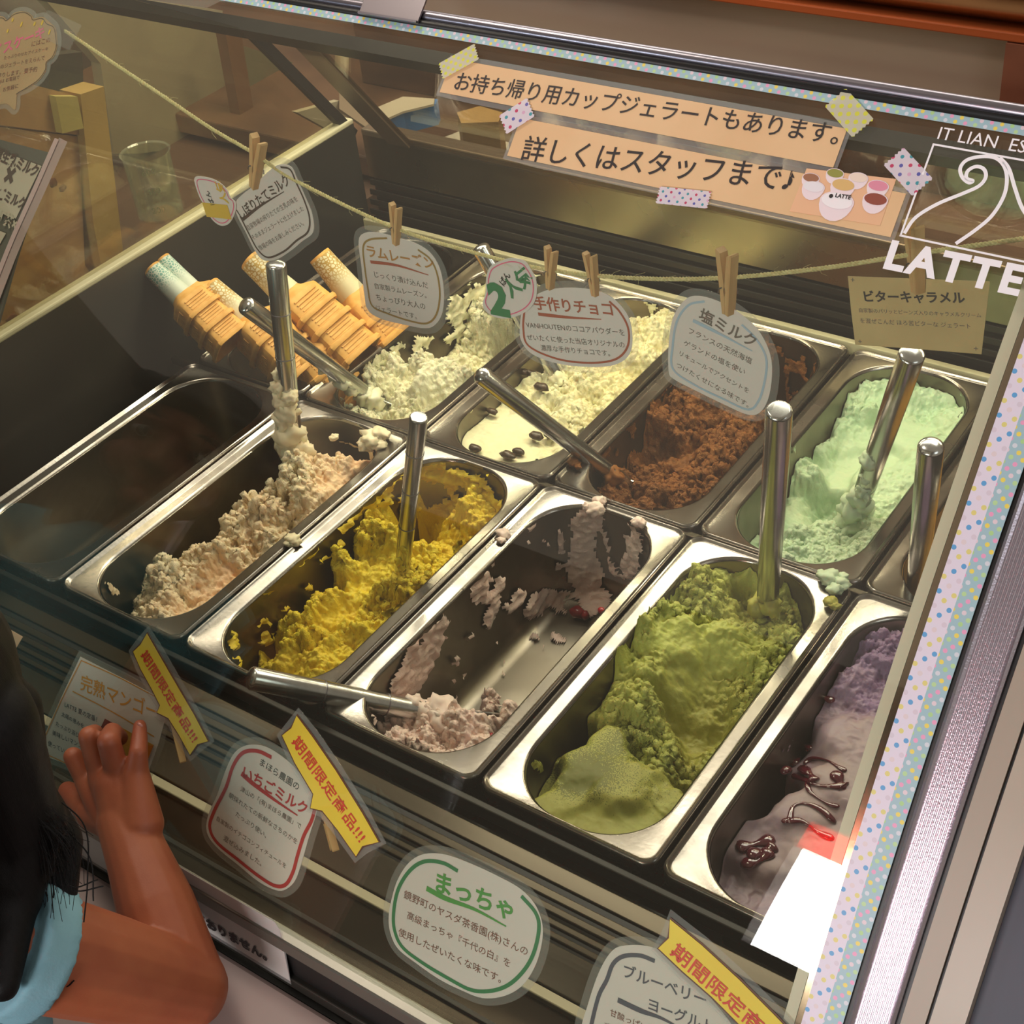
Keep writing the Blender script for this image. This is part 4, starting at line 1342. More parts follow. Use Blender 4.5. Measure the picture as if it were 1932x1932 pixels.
def card(label, surf, outline, title, lines, tmat, bmat, border, bordermat, bw=.0016, off=0.0, film=.005, under=None, tb=.012, bb=.0, cat='sign', paper=PAPER, group=None, n=5, name='price_card'):
    O = outline_ab(surf, outline, True, n)
    c = O.mean(0)
    root = thing(name, label, cat, tuple(surf.p(c[0], O[:, 1].min(), off)), group)
    sheet('paper', surf, O, off, paper, root)
    if film: sheet('laminate', surf, O, off - .0003, FILM, root, grow=film, thick=.0002)
    for b_ in (border or []):
        stroke('border_line', surf, b_, bw, bordermat, off + .0005, root)
    if under: stroke('underline', surf, under[0], under[1], under[2] if len(under) > 2 else tmat, off + .0005, root, taper=True)
    for t_ in title:
        text_on('title_lettering', surf, t_[0], t_[1], t_[2], t_[3] if len(t_) > 3 else tmat, off + .0005, root, bold=tb, res=3)
    for t_ in lines:
        text_on('body_lettering', surf, t_[0], t_[1], t_[2], t_[3] if len(t_) > 3 else bmat, off + .0005, root, bold=bb)
    return root


def badge(root, surf, cloud, num, npx, jin, jpx, ban, bpx, numm, off):
    O = outline_ab(surf, cloud, True, 5)
    sheet('badge', surf, O, off, PAPER, root)
    c = O.mean(0)
    stroke('badge_line', surf, list(c + (O[::4] - c) * .88), .0009, PINKI, off + .0005, root, closed=True, isab=True)
    text_on('badge_lettering', surf, num, npx[0], npx[1], numm, off + .0006, root, bold=.05, hs=npx[2])
    text_on('badge_lettering', surf, jin, jpx[0], jpx[1], numm, off + .0006, root, bold=.03, hs=1.0)
    text_on('badge_lettering', surf, ban, bpx[0], bpx[1], INK, off + .0006, root, bold=.02)


z1 = lambda p: Z(0, 0, 3.0188, p)
z2 = lambda p: Z(640, 0, 3.0188, p)
z3 = lambda p: Z(1280, 0, 2.963, p)
s1 = lambda *p: Z(0, 0, 3.0188, [p])[0]
s2 = lambda *p: Z(640, 0, 3.0188, [p])[0]
r = card('white card with brown border for fresh milk flavour, tilted, wearing a gold badge', HANG,
         z1([(1345, 1150), (1390, 1100), (1450, 1055), (1520, 985), (1590, 937), (1660, 950), (1695, 1020), (1740, 1120), (1780, 1220), (1785, 1320), (1720, 1375), (1660, 1425), (1580, 1475), (1505, 1482), (1455, 1430), (1400, 1320), (1350, 1220)]),
         [('しぼりたてミルク', s1(1378, 1245), s1(1658, 1040))],
         [('自家牧場の搾りたての生乳の味を', s1(1418, 1310), s1(1700, 1140)), ('そのままジェラートに仕上げました', s1(1445, 1365), s1(1735, 1195)), ('牧場の味をお楽しみください。', s1(1485, 1425), s1(1735, 1280))],
         DBROWN, GREYI, [z1([(1600, 950), (1655, 965), (1690, 1040), (1735, 1140), (1765, 1240), (1755, 1320), (1690, 1370), (1620, 1430), (1530, 1465), (1470, 1420), (1420, 1330), (1370, 1230)])], DBROWN,
         under=(z1([(1385, 1250), (1480, 1175), (1620, 1090)]), .0025), tb=.02)
badge(r, HANG, z1([(1115, 1010), (1180, 1005), (1250, 1030), (1300, 1075), (1320, 1120), (1350, 1150), (1345, 1210), (1310, 1270), (1260, 1280), (1210, 1240), (1180, 1180), (1140, 1110)]),
      '1', ((436.9, 412.1), (428.6, 384.8), .60), '人気', ((434, 383), (419, 340)), 'ばん', ((408, 385), (396, 358)), YELI, .0012)
card('white card with gold border and brown title for rum raisin flavour', HANG,
     z2([(112, 1370), (150, 1325), (230, 1325), (330, 1352), (430, 1382), (520, 1440), (578, 1540), (598, 1680), (585, 1790), (540, 1855), (480, 1868), (380, 1850), (240, 1815), (165, 1765), (145, 1680), (128, 1520)]),
     [('ラムレーズン', s2(165, 1455), s2(545, 1530), GOLDT)],
     [('じっくり漬け込んだ', s2(205, 1575), s2(510, 1640)), ('自家製ラムレーズン。', s2(208, 1640), s2(500, 1695)), ('ちょっぴり大人の', s2(215, 1705), s2(495, 1760)), ('ジェラートです。', s2(212, 1765), s2(445, 1815))],
     GOLDT, GREYI, [z2([(275, 1355), (180, 1362), (140, 1400), (145, 1500), (165, 1640), (190, 1740), (280, 1785), (400, 1825), (500, 1840), (555, 1790), (575, 1680), (560, 1560), (520, 1475), (450, 1420)])], GOLDI,
     under=(z2([(180, 1490), (330, 1510), (510, 1565)]), .0026, TERRA), tb=.02)
r = card('white card with terracotta border for handmade chocolate flavour, wearing a green numbered badge', HANG,
         [(981, 620), (990, 575), (1030, 548), (1090, 543), (1145, 555), (1182, 590), (1193, 630), (1188, 668), (1160, 688), (1110, 692), (1050, 685), (1005, 668), (985, 645)],
         [('手作りチョコ', (1010, 581), (1158, 594))],
         [('VANHOUTENのココアパウダーを', (994, 617), (1180, 632)), ('ぜいたくに使った当店オリジナルの', (996, 640), (1180, 655)), ('濃厚な手作りチョコです。', (1022, 660), (1152, 671))],
         TERRA, GREYI, [[(990, 585), (988, 620), (998, 652), (1050, 676), (1110, 684), (1160, 678), (1184, 655), (1186, 620), (1170, 588), (1150, 568)]], TERRA,
         under=([(1016, 592), (1070, 598), (1135, 602)], .0026), tb=.02)
badge(r, HANG, z2([(845, 1570), (870, 1510), (930, 1480), (990, 1465), (1060, 1480), (1100, 1530), (1130, 1600), (1125, 1700), (1070, 1770), (970, 1808), (880, 1795), (825, 1740), (840, 1660)]),
      '2', (s2(870, 1772), s2(985, 1795), 1.0), '人気', (s2(985, 1690), s2(1118, 1585)), 'ばん', (s2(945, 1625), s2(985, 1565)), GREENI, .0012)
card('white card with pale blue border for salted milk flavour, slanting down', HANG,
     [(1262, 700), (1262, 650), (1270, 600), (1292, 566), (1318, 558), (1360, 570), (1402, 595), (1436, 630), (1456, 680), (1453, 740), (1437, 775), (1412, 782), (1365, 762), (1310, 735), (1272, 715)],
     [('塩ミルク', (1318, 600), (1424, 655), GREYI)],
     [('フランスの天然海塩', (1299, 627), (1418, 686)), ('ゲランドの塩を使い', (1290, 650), (1405, 706)), ('リキュールでアクセントを', (1282, 669), (1412, 741)), ('つけたくせになる味です。', (1276, 691), (1412, 768))],
     GREYI, GREYI, [[(1330, 568), (1300, 575), (1278, 605), (1270, 650), (1270, 695), (1310, 725), (1365, 752), (1412, 772), (1432, 755), (1444, 715), (1446, 675), (1428, 640), (1400, 612)]], BLUEB,
     under=([(1308, 604), (1360, 630), (1420, 662)], .0026, BLUEB), tb=.02)
card('kraft brown paper card with black handwriting for bitter caramel flavour', HANG, [(1600, 521), (1735, 526), (1868, 531), (1860, 600), (1852, 668), (1730, 658), (1614, 650), (1606, 585)],
     [('ビターキャラメル', (1632, 567), (1822, 570))],
     [('自家製のパリッとビーンズ入りのキャラメルクリーム', (1622, 588), (1852, 598)), ('を混ぜこんだ ほろ苦ビターな ジェラート', (1624, 608), (1832, 619)), ('+', (1620, 648), (1627, 649)), ('+', (1838, 662), (1846, 663)), ('+', (1606, 532), (1613, 533))],
     INK, GREYI, [], INK, film=0, tb=.03, paper=KRAFT, n=1)
# cards inside the lower glass
zl = lambda p: Z(0, 1130, 4.83, p)
sl = lambda *p: zl([p])[0]
r = card('white card with orange frame for ripe mango flavour, beside the child\'s hand', GI,
         [(152, 1239), (236, 1282), (320, 1326), (300, 1400), (264, 1500), (180, 1462), (90, 1428), (79, 1398), (115, 1318)],
         [('完熟マンゴー', sl(735, 815), sl(1432, 1095), ORANGEI)],
         [('LATTE 夏の定番！', sl(592, 978), sl(885, 1118)), ('太陽の恵みを', sl(563, 1062), sl(765, 1175)), ('たっぷり浴びた', sl(512, 1150), sl(760, 1282)), ('美味しいマンゴー', sl(480, 1235), sl(790, 1375)), ('使っています', sl(440, 1330), sl(670, 1440))],
         ORANGEI, SLATE, [zl([(1420, 890), (1100, 720), (745, 560)]), zl([(745, 560), (560, 930), (400, 1290)]), zl([(400, 1400), (700, 1540), (1250, 1790)])], ORANGEI, bw=.0008, tb=.01, n=1)
stroke('underline', GI, zl([(665, 840), (1050, 1040), (1410, 1255)]), .0009, ORANGEI, .0005, r)
for nm, mt, pp in (('photo_print', M('maroon_print', rgb('#7c2f35'), .5), [(960, 1090), (1075, 1150), (1060, 1210), (915, 1185)]),
                   ('photo_print', M('mango_photo', rgb('#c98a3c'), .5, col2=rgb('#d9a43a'), nscale=60), [(1075, 1150), (1405, 1330), (1320, 1530), (900, 1400), (1000, 1200)]),
                   ('photo_print', M('orange_print', rgb('#d97a22'), .5), [(1345, 1330), (1405, 1335), (1330, 1530), (1310, 1440)])):
    sheet(nm, GI, outline_ab(GI, zl(pp), True, 1), .0004 if mt.name[0] != 'o' else .0008, mt, r, rings=2, thick=.0001)
zs = lambda p: Z(0, 1280, 2.9625, p)
ss = lambda *p: zs([p])[0]
card('white card with red border for strawberry milk flavour', GI,
     zs([(1305, 425), (1360, 380), (1430, 370), (1510, 392), (1620, 470), (1720, 580), (1790, 660), (1768, 760), (1730, 880), (1690, 1020), (1650, 1130), (1590, 1182), (1530, 1178), (1440, 1130), (1330, 1040), (1215, 945), (1158, 860), (1165, 765), (1215, 650), (1260, 520)]),
     [('いちごミルク', ss(1355, 545), ss(1712, 762), REDI)],
     [('まほら農園の', ss(1453, 480), ss(1668, 625), INK), ('津山の「(有)まほら農園」で', ss(1345, 625), ss(1682, 840)), ('朝採れたての新鮮なさちのかを', ss(1280, 660), ss(1660, 925)), ('たっぷり使い、', ss(1318, 765), ss(1488, 890)), ('自家製のイチゴコンフィチュールを', ss(1212, 790), ss(1598, 1060)), ('混ぜ込みました。', ss(1250, 900), ss(1462, 1048))],
     REDI, GREYI, [zs([(1520, 440), (1440, 405), (1360, 415), (1305, 490), (1265, 610), (1200, 740), (1175, 830), (1215, 915), (1330, 1010), (1450, 1105), (1540, 1158), (1600, 1150), (1640, 1080), (1665, 990), (1700, 880), (1745, 790), (1770, 690)])], REDI, bw=.0028,
     under=(zs([(1352, 530), (1420, 590), (1540, 680), (1665, 765)]), .0036), tb=.025)
zm = lambda p: Z(640, 1280, 2.9625, p)
sm = lambda *p: zm([p])[0]
card('white card with green border for matcha flavour', GI,
     zm([(278, 1330), (295, 1230), (330, 1120), (395, 1025), (480, 980), (600, 985), (750, 1040), (900, 1110), (1020, 1180), (1100, 1270), (1138, 1380), (1130, 1500), (1090, 1620), (1020, 1720), (920, 1775), (800, 1785), (680, 1740), (560, 1680), (430, 1590), (330, 1510), (287, 1420)]),
     [('まっちゃ', sm(540, 1180), sm(968, 1345), GREENL)],
     [('鏡野町のヤスダ茶香園(株)さんの', sm(362, 1222), sm(1052, 1548)), ('高級まっちゃ『千代の白』を', sm(380, 1338), sm(955, 1612)), ('使用したぜいたくな味です。', sm(332, 1432), sm(905, 1700))],
     GREENL, BROWNI, [zm([(665, 1075), (580, 1030), (480, 1022), (400, 1070), (335, 1170), (308, 1290), (310, 1400), (355, 1500), (470, 1590), (620, 1680), (740, 1740), (850, 1745), (950, 1710), (1035, 1630), (1090, 1530), (1118, 1400), (1100, 1310), (1020, 1215)])], GREENI, bw=.0026,
     under=(zm([(490, 1172), (600, 1230), (760, 1290), (935, 1385)]), .0036), tb=.025)
zb = lambda p: Z(1060, 1600, 3.864, p)
sb = lambda *p: zb([p])[0]
card('white card with slate border for blueberry yoghurt flavour', GI,
     [(1097, 1945), (1108, 1900), (1130, 1835), (1156, 1793), (1186, 1783), (1228, 1786), (1262, 1803), (1310, 1850), (1360, 1905), (1392, 1960), (1380, 2040), (1300, 2090), (1180, 2070), (1105, 2010)],
     [('ブルーベリー', sb(450, 930), sb(1050, 1150), SLATE), ('ヨーグルト', sb(632, 1170), sb(1100, 1345), SLATE)],
     [('甘酸っぱい', sb(352, 1215), sb(620, 1330)), ('ブルーベリーをたっぷりと', sb(310, 1300), sb(800, 1520))],
     SLATE, BROWNI, [zb([(680, 822), (570, 782), (450, 788), (375, 845), (330, 960), (270, 1080), (215, 1300), (200, 1420)])], SLATE, bw=.0026,
     under=(zb([(410, 1105), (580, 1185), (720, 1235), (900, 1330)]), .0034), tb=.012)
# yellow speech-bubble ribbons
RIBO = M('ribbon_outline', rgb('#5d2d1e'), 0.5)
for lab, px, tx in (('yellow limited season ribbon clipped above the mango card', zl([(1365, 298), (1300, 400), (1230, 475), (1300, 640), (1400, 820), (1475, 965), (1450, 1037), (1555, 1090), (1650, 1240), (1755, 1425), (1830, 1330), (1930, 1290), (1800, 1040), (1600, 700), (1450, 440)]), (sl(1312, 505), sl(1785, 1305))),
                    ('yellow limited season ribbon clipped above the strawberry card', [(565, 1346), (553, 1370), (535, 1386), (560, 1440), (594, 1497), (589, 1524), (612, 1530), (640, 1565), (676, 1616), (690, 1597), (722, 1587), (690, 1530), (640, 1450), (595, 1385)], ((556, 1398), (684, 1588))),
                    ('yellow limited season ribbon over the blueberry card', [(1268, 1728), (1263, 1765), (1243, 1787), (1290, 1832), (1345, 1880), (1400, 1935), (1480, 2008), (1500, 1985), (1530, 1975), (1466, 1908), (1400, 1842), (1330, 1778)], ((1268, 1795), (1496, 2004)))):
    O = outline_ab(GI, px, True, 1)
    c = O.mean(0)
    root = thing('ribbon_sign', lab, 'sign', tuple(GI.p(c[0], O[:, 1].min(), .003)), 'limited season ribbons')
    sheet('outline', GI, O, .0022, RIBO, root, rings=3)
    sheet('paper', GI, O, .0026, YELLOWP, root, grow=-.0012, rings=3)
    sheet('laminate', GI, O, .0018, FILM, root, grow=.0045, thick=.0002)
    text_on('title_lettering', GI, '期間限定商品!!!', tx[0], tx[1], REDP, .0032, root, bold=.012, hs=.86)

# peach notices taped to the outside of the glass
for lab, px, txt, tx in (('long peach notice, the upper of two, with black handwriting', [(848, 122), (1225, 172), (1604, 232), (1578, 302), (1200, 240), (828, 188)], 'お持ち帰り用カップジェラートもあります。', ((857, 168), (1580, 272))),
                         ('lower peach notice ending in a photo of gelato cups', [(975, 238), (1350, 290), (1722, 350), (1682, 428), (1310, 372), (955, 312)], '詳しくはスタッフまで♪', ((983, 299), (1494, 360)))):
    A = [GO.inv(*p) for p in (px[0], px[2], px[3], px[5])]
    top, bot = (A[0][1] + A[1][1]) / 2, (A[2][1] + A[3][1]) / 2
    xa, xb = (A[0][0] + A[3][0]) / 2, (A[1][0] + A[2][0]) / 2
    xs = np.linspace(xa, xb, 12)
    O = np.concatenate([np.c_[xs, np.full(12, top)], np.c_[xs[::-1], np.full(12, bot)]])
    root = thing('paper_notice', lab, 'notice', tuple(GO.p((xa + xb) / 2, bot, .0005)), 'peach notices')
    sheet('paper', GO, O, .0006, PEACH, root)
    sheet('laminate', GO, O, .0003, FILM, root, grow=.0035, thick=.0002)
    text_on('title_lettering', GO, txt, tx[0], tx[1], INK, .0012, root, bold=.006, res=3)
    if 'photo' in lab:
        n_ = root
        q = z3([(720, 945), (1220, 1005), (1130, 1265), (625, 1185)])
        sheet('photo_print', GO, outline_ab(GO, q, True, 1), .0010, M('cup_photo', rgb('#e3b48e'), .4), root, rings=2, thick=.0001)
        for (cx, cy, rw, m1, m2) in [(745, 1000, 55, '#9a6a50', 0), (880, 975, 55, '#8f8f45', 0), (1010, 1000, 60, '#e6d3c4', 0), (760, 1050, 70, '#e4dfe4', 1), (925, 1040, 75, '#d5b072', 0), (1120, 1045, 65, '#d98ba0', 0), (890, 1130, 105, '#efe9ec', 1), (1105, 1120, 75, '#8e4a3c', 0)]:
            pc = GO.inv(*z3([(cx, cy)])[0])
            rr_ = rw / 2.963 / FPX * .80
            th = np.linspace(0, 2 * math.pi, 20, endpoint=False)
            body = np.concatenate([np.c_[np.cos(th[10:]), -.45 + np.sin(th[10:]) * .45 * .8], [[1, 0]], np.c_[np.cos(th[:10]), np.sin(th[:10]) * .5]])
            bd = pc + rr_ * np.c_[np.cos(th) * 1.0, np.where(np.sin(th) < 0, np.sin(th) * 1.15, np.sin(th) * .55)]
            sheet('photo_print', GO, bd, .00125 + cy * 1e-7, M('cup_white', rgb('#ead9de'), .4), root, rings=2, thick=.00005)
            sheet('photo_print', GO, pc + rr_ * .9 * np.c_[np.cos(th), .02 + np.sin(th) * .5], .00145 + cy * 1e-7, M('cup_lid', rgb(m1), .4), root, rings=2, thick=.00005)
        sheet('photo_print', GO, GO.inv(*z3([(858, 1102)])[0]) + .0012 * np.c_[np.cos(th), np.sin(th)], .0018, INK, root, rings=1, thick=.00005)
        text_on('photo_lettering', GO, 'LATTE', z3([(880, 1108)])[0], z3([(965, 1122)])[0], INK, .0019, root, bold=.03)
# strips of washi tape on the notices
YT = dot_tape('yellow_spot_tape', '#cfcbb2', [(0.0, 0.0, ['#dfe04a']), (0.5, 0.5, ['#dfe04a'])], 0.46, 0.20, trans=0.22)
CT = dot_tape('coloured_spot_tape', '#dcd2dd', [(0.0, 0.1, ['#c43a66', '#5a5fb0', '#3f9aa8']), (0.5, 0.6, ['#d9a9c9', '#3f9aa8', '#c43a66', '#5a5fb0'])], 0.52, 0.15, trans=0.16)
for lab, mt, p0, p1, w in (('clear tape with yellow dots on the left end of the upper peach notice', YT, (835, 137), (902, 100), .0125), ('clear tape with yellow dots on the right end of the upper peach notice', YT, (1578, 187), (1630, 245), .0150),
                           ('multicoloured dotted tape on the left end of the lower peach notice', CT, (952, 238), (1004, 205), .0150), ('multicoloured dotted tape under the middle of the lower peach notice', CT, (1244, 370), (1340, 380), .0105),
                           ('multicoloured dotted tape joining the lower peach notice to the logo frame', CT, (1688, 298), (1742, 356), .0140)):
    tag(tape_strip('washi_tape', GO.inv(*p0), GO.inv(*p1), w, mt, n=6, zig=.0005, off=.0022), lab, 'tape', 'tapes holding the peach notices')

# white vinyl logo
root = thing('window_logo', 'white shop logo lettering and swirl on the front glass', 'logo', tuple(GO.p(.82, .42)))
LG = lambda p: Z(1280, 0, 2.963, p)
top = GO.inv(1767, 276)
botl = GO.inv(1697, 446)
x0_, y1_, y0_ = (top[0] + botl[0]) / 2, top[1], botl[1]
for nm, q0, q1 in (('frame_line', (x0_, y0_), (x0_, y1_)), ('frame_line', (x0_ - .0006, y1_), (x0_ + .082, y1_)), ('frame_line', (x0_ - .0006, y0_), (x0_ + .082, y0_)), ('frame_line', (x0_ + .082, y0_), (x0_ + .082, y1_))):
    stroke(nm, GO, [q0, ((q0[0] + q1[0]) / 2, (q0[1] + q1[1]) / 2), q1], .0011, WHITE, .0022, root, isab=True)
for pp, w in (([(1268, 1312), (1330, 1225), (1450, 1150), (1600, 1088), (1685, 1048), (1722, 1000), (1712, 955), (1668, 940), (1622, 965), (1615, 1005), (1650, 1020), (1628, 1030), (1592, 1000), (1580, 950), (1615, 905), (1690, 885), (1770, 890), (1820, 930), (1840, 1000), (1825, 1100), (1760, 1210), (1670, 1290), (1555, 1370)], .0020),
              ([(1800, 890), (1850, 950), (1885, 1060), (1925, 1170), (1990, 1260), (2060, 1330)], .0020)):
    stroke('swirl_line', GO, LG(pp), w, WHITE, .0023, root)
text_on('logo_lettering', GO, 'LATTE', LG([(1150, 1500)])[0], LG([(1905, 1655)])[0], WHITE, .0023, root, bold=.040, hs=.95, shear=.0, space=1.2)
text_on('logo_lettering', GO, 'IT LIAN  ESPRESSO', LG([(1450, 785)])[0], LG([(2300, 925)])[0], WHITE, .0023, root, bold=.0)

# bubble-shaped card and the framed board at the top left
zt = lambda p: Z(0, 0, 4.83, p)
st = lambda *p: zt([p])[0]
BUB = M('bubble_card', rgb('#b89a72'), 0.6, col2=rgb('#ad8f67'), nscale=15)
r = card('tan speech bubble card with pink title taped to the upper left glass', GI,
         zt([(-260, 560), (-230, 300), (-100, 170), (20, 150), (70, 180), (130, 120), (220, 105), (290, 140), (310, 170), (390, 155), (450, 200), (500, 250), (520, 340), (520, 430), (490, 520), (430, 570), (420, 640), (360, 730), (260, 800), (160, 850), (150, 960), (130, 1000), (60, 945), (-60, 960), (-200, 900), (-280, 750)]),
         [('アイスケーキ', st(-150, 560), st(410, 330), PINKI)],
         [('にはこの', st(290, 425), st(460, 385)), ('たっぷりのせたアイスケーキ', st(40, 545), st(440, 460)), ('お好みのジェラートをえらんで', st(-100, 650), st(410, 545)), ('お作りします。要予約', st(-60, 720), st(340, 650)), ('ご予約は お電話で', st(-80, 780), st(180, 720)), ('お気軽に', st(30, 840), st(170, 800))],
         PINKI, BROWNI, [zt([(-230, 300), (-100, 190), (20, 165), (60, 190), (130, 135), (220, 115), (285, 150), (305, 185), (385, 170), (430, 220), (490, 250), (510, 330), (515, 430), (480, 520), (425, 570), (415, 640), (350, 730), (250, 800), (150, 860)])], DBROWN, bw=.0006, film=.004, tb=.03, paper=BUB)
for k, (u, v) in enumerate([(120, 185), (200, 225), (320, 220), (390, 210), (75, 285), (455, 295)]):
    q = GI.inv(*st(u, v))
    th = np.linspace(0, 2 * math.pi, 12, endpoint=False)
    sheet('drop_print', GI, q + .0018 * np.c_[np.cos(th) * .6, np.sin(th) * (1 + .3 * (k % 2))], .0006, YELI, r, rings=1, thick=.0001)
for p0, p1 in ((st(330, 90), st(560, 240)), (st(520, 420), st(640, 300))):
    pass
zf = lambda p: Z(0, 240, 4.83, p)
sf = lambda *p: zf([p])[0]
root = thing('menu_board', 'dark menu board with white handwritten panels behind a pale pink frame bar', 'board', tuple(GI.p(.05, .3)))
A = [GI.inv(*sf(*p)) for p in ((0, 160), (430, 270), (0, 1400))]
O = np.array([(-.09, A[1][1] + .004), (A[1][0] - .0005, A[1][1] + .004), (A[1][0] - .002, A[2][1] + .02), (A[1][0] - .004, A[2][1] - .08), (-.09, A[2][1] - .08)])
sheet('board', GI, np.array([O[0], (O[0] + O[1]) / 2, O[1], O[2], O[3], O[4]]), -.004, M('board_grey', rgb('#57554c'), 0.6), root, rings=4, thick=.002)
stroke('frame_bar', GI, [sf(580, 115), sf(380, 560), sf(160, 1050), sf(-40, 1560), sf(-200, 1990)], .0105, M('pink_frame', rgb('#b29a98'), 0.4, col2=rgb('#a08a86'), nscale=8), .0004, root)
stroke('frame_edge', GI, [sf(528, 110), sf(330, 560), sf(110, 1050), sf(-90, 1560), sf(-250, 1990)], .0050, M('pink_frame_light', rgb('#bfa4a4'), 0.4), .0012, root)
WP = M('menu_white', rgb('#b9ae9c'), 0.6)
for pp in ([(-200, 140), (0, 215), (370, 350), (135, 830), (0, 780), (-200, 700)], [(-200, 900), (0, 945), (45, 965), (-20, 1080), (-200, 1020)]):
    sheet('white_panel', GI, outline_ab(GI, zf(pp), True, 1), -.0012, WP, root, rings=2)
for s_, p0, p1, m_ in (('濃厚生乳ミルク', (-130, 240), (320, 450), DBROWN), ('×', (10, 520), (95, 545), DBROWN), ('いちごミルク', (-160, 590), (205, 740), DBROWN), ('紅茶×♡', (-50, 850), (180, 960), WP)):
    text_on('menu_lettering', GI, s_, sf(*p0), sf(*p1), m_, -.0006, root, bold=.04, hs=1.2)
card('cream paper card with a few inked strokes at the left edge', GI, zl([(-150, 160), (0, 225), (210, 345), (130, 480), (0, 740), (-200, 640)]), [('シャーベッツ', zl([(-420, 250)])[0], zl([(120, 520)])[0])], [], INK, INK, [], INK, film=0, paper=M('cream_card', rgb('#c9a98a'), .6), tb=.01, n=1)
# white notice on the channel below the glass
FRONT = Plane((0, -0.2200, 0), (1, 0, 0), (0, 0.10, 1))
q = [FRONT.inv(*p) for p in ((526, 1744), (514, 1830))]
O = np.array([(.24, q[0][1]), (.35, q[0][1]), (q[0][0] - .004, q[0][1]), (q[0][0], q[0][1] - .006), (q[0][0] + .001, q[1][1]), (.35, q[1][1]), (.24, q[1][1])])
root = thing('paper_notice', 'white notice strip with bold black lettering below the glass behind the child\'s elbow', 'notice', tuple(FRONT.p(.4, q[1][1])))
sheet('paper', FRONT, O, .0, PAPER, root, rings=2)
sheet('laminate', FRONT, O, .0005, FILM, root, rings=2, grow=.003, thick=.0002)
text_on('title_lettering', FRONT, '使用しておりません。', ss(921, 1243), ss(1500, 1572), INK, .0012, root, bold=.05)

# ------------------------------------------------------------------ cord and clothespins
cp = [HANG.inv(*p) for p in ((122, 58), (300, 176), (395, 240), (480, 290), (560, 342), (745, 430), (900, 478), (1040, 510), (1200, 525), (1370, 524), (1560, 505), (1720, 480), (1932, 450), (2010, 436))]
cc = smooth_curve(cp, False, 12)
P3 = HANG.p(cc[:, 0], cc[:, 1], 0)
strands = []
L = np.r_[0, np.cumsum(np.linalg.norm(np.diff(P3, axis=0), axis=1))]
u_ = np.linspace(0, L[-1], 700)
Pd = np.stack([np.interp(u_, L, P3[:, i]) for i in range(3)], 1)
T = np.gradient(Pd, axis=0)
T /= np.linalg.norm(T, axis=1)[:, None]
N1 = np.cross(T, [0, 1, 0])
N1 /= np.linalg.norm(N1, axis=1)[:, None]
N2 = np.cross(T, N1)
for k in range(3):
    a = u_ / .0075 * 2 * math.pi + k * 2.094
    strands.append(tube(Pd + N1 * (.00075 * np.cos(a))[:, None] + N2 * (.00075 * np.sin(a))[:, None], .00085, 5, cap=False))
V, F = join(strands)
cord = thing('hanging_cord', 'pale twisted cotton cord strung inside the glass, carrying the flavour cards', 'cord', tuple(Pd[350]))
mk('twisted_yarn', V, F, JUTE, cord, smooth=True)
fz = []
rnd = random.Random(5)
for k in range(150):
    i = rnd.randrange(5, 695)
    d = np.array([rnd.uniform(-1, 1), rnd.uniform(-1, 1), rnd.uniform(-1, 1)])
    d /= np.linalg.norm(d)
    ln = rnd.uniform(.002, .007) if rnd.random() < .9 else .012
    fz.append(tube([Pd[i], Pd[i] + d * ln * .5 + T[i] * ln * .3, Pd[i] + d * ln * .8 + T[i] * ln], .00010, 3, cap=False))
V, F = join(fz)
tag(mk('yarn_fuzz', V, F, JUTE, cord), kind='stuff')
V, F = join([(np.array([G.p(x, b, -.0052) for x, b in ((.060, .435), (.105, .435), (.105, .470), (.060, .470))]), [(0, 1, 2, 3)])])
q0, q1 = GI.inv(95, 55), GI.inv(135, 62)
tag(tape_strip('clear_tape', (q0[0] - .012, q0[1] + .004), (q0[0] + .032, q0[1] - .003), .022, FILM, n=4, zig=.0006, off=.0006, surf=GI), 'clear sticky tape fixing the cord beside the speech bubble card', 'tape')


def pin_parts():
    """clothespin in local space: jaws at the origin, handles up +z, opening along x, width along y"""
    Lp_, w, th = .046, .0066, .0042
    out = []
    for s in (-1, 1):
        prof = [(0.0002, -.019), (.0030, -.0195), (th, -.010), (th + .001, 0.0), (th + .0042, Lp_ - .020), (th + .0034, Lp_ - .0188), (th * .3 + .0022, Lp_ - .0188 - .002), (.0004, .003), (.0012, -.002), (.0002, -.006)]
        V = np.array([(s * x, y, z) for y in (-w / 2, w / 2) for x, z in prof])
        n = len(prof)
        F = [(i, (i + 1) % n, n + (i + 1) % n, n + i) for i in range(n)] + [tuple(range(n))[::-1], tuple(range(n, 2 * n))]
        out.append(('jaw', V, F, PINE))
    a = np.linspace(0, 2 * math.pi * 3, 40)
    coil = np.c_[.0016 * np.cos(a), np.linspace(-w / 2 + .0008, w / 2 - .0008, 40), .0016 * np.sin(a) + .001]
    wire = np.concatenate([[(-.0052, -w / 2 - .0008, -.004), (-.0046, -w / 2 - .0008, -.001)], coil, [(.0046, w / 2 + .0008, -.001), (.0052, w / 2 + .0008, -.004)]])
    V, F = tube(wire, .00055, 6)
    out.append(('spring', V, F, CHROME))
    return out


pin0 = None


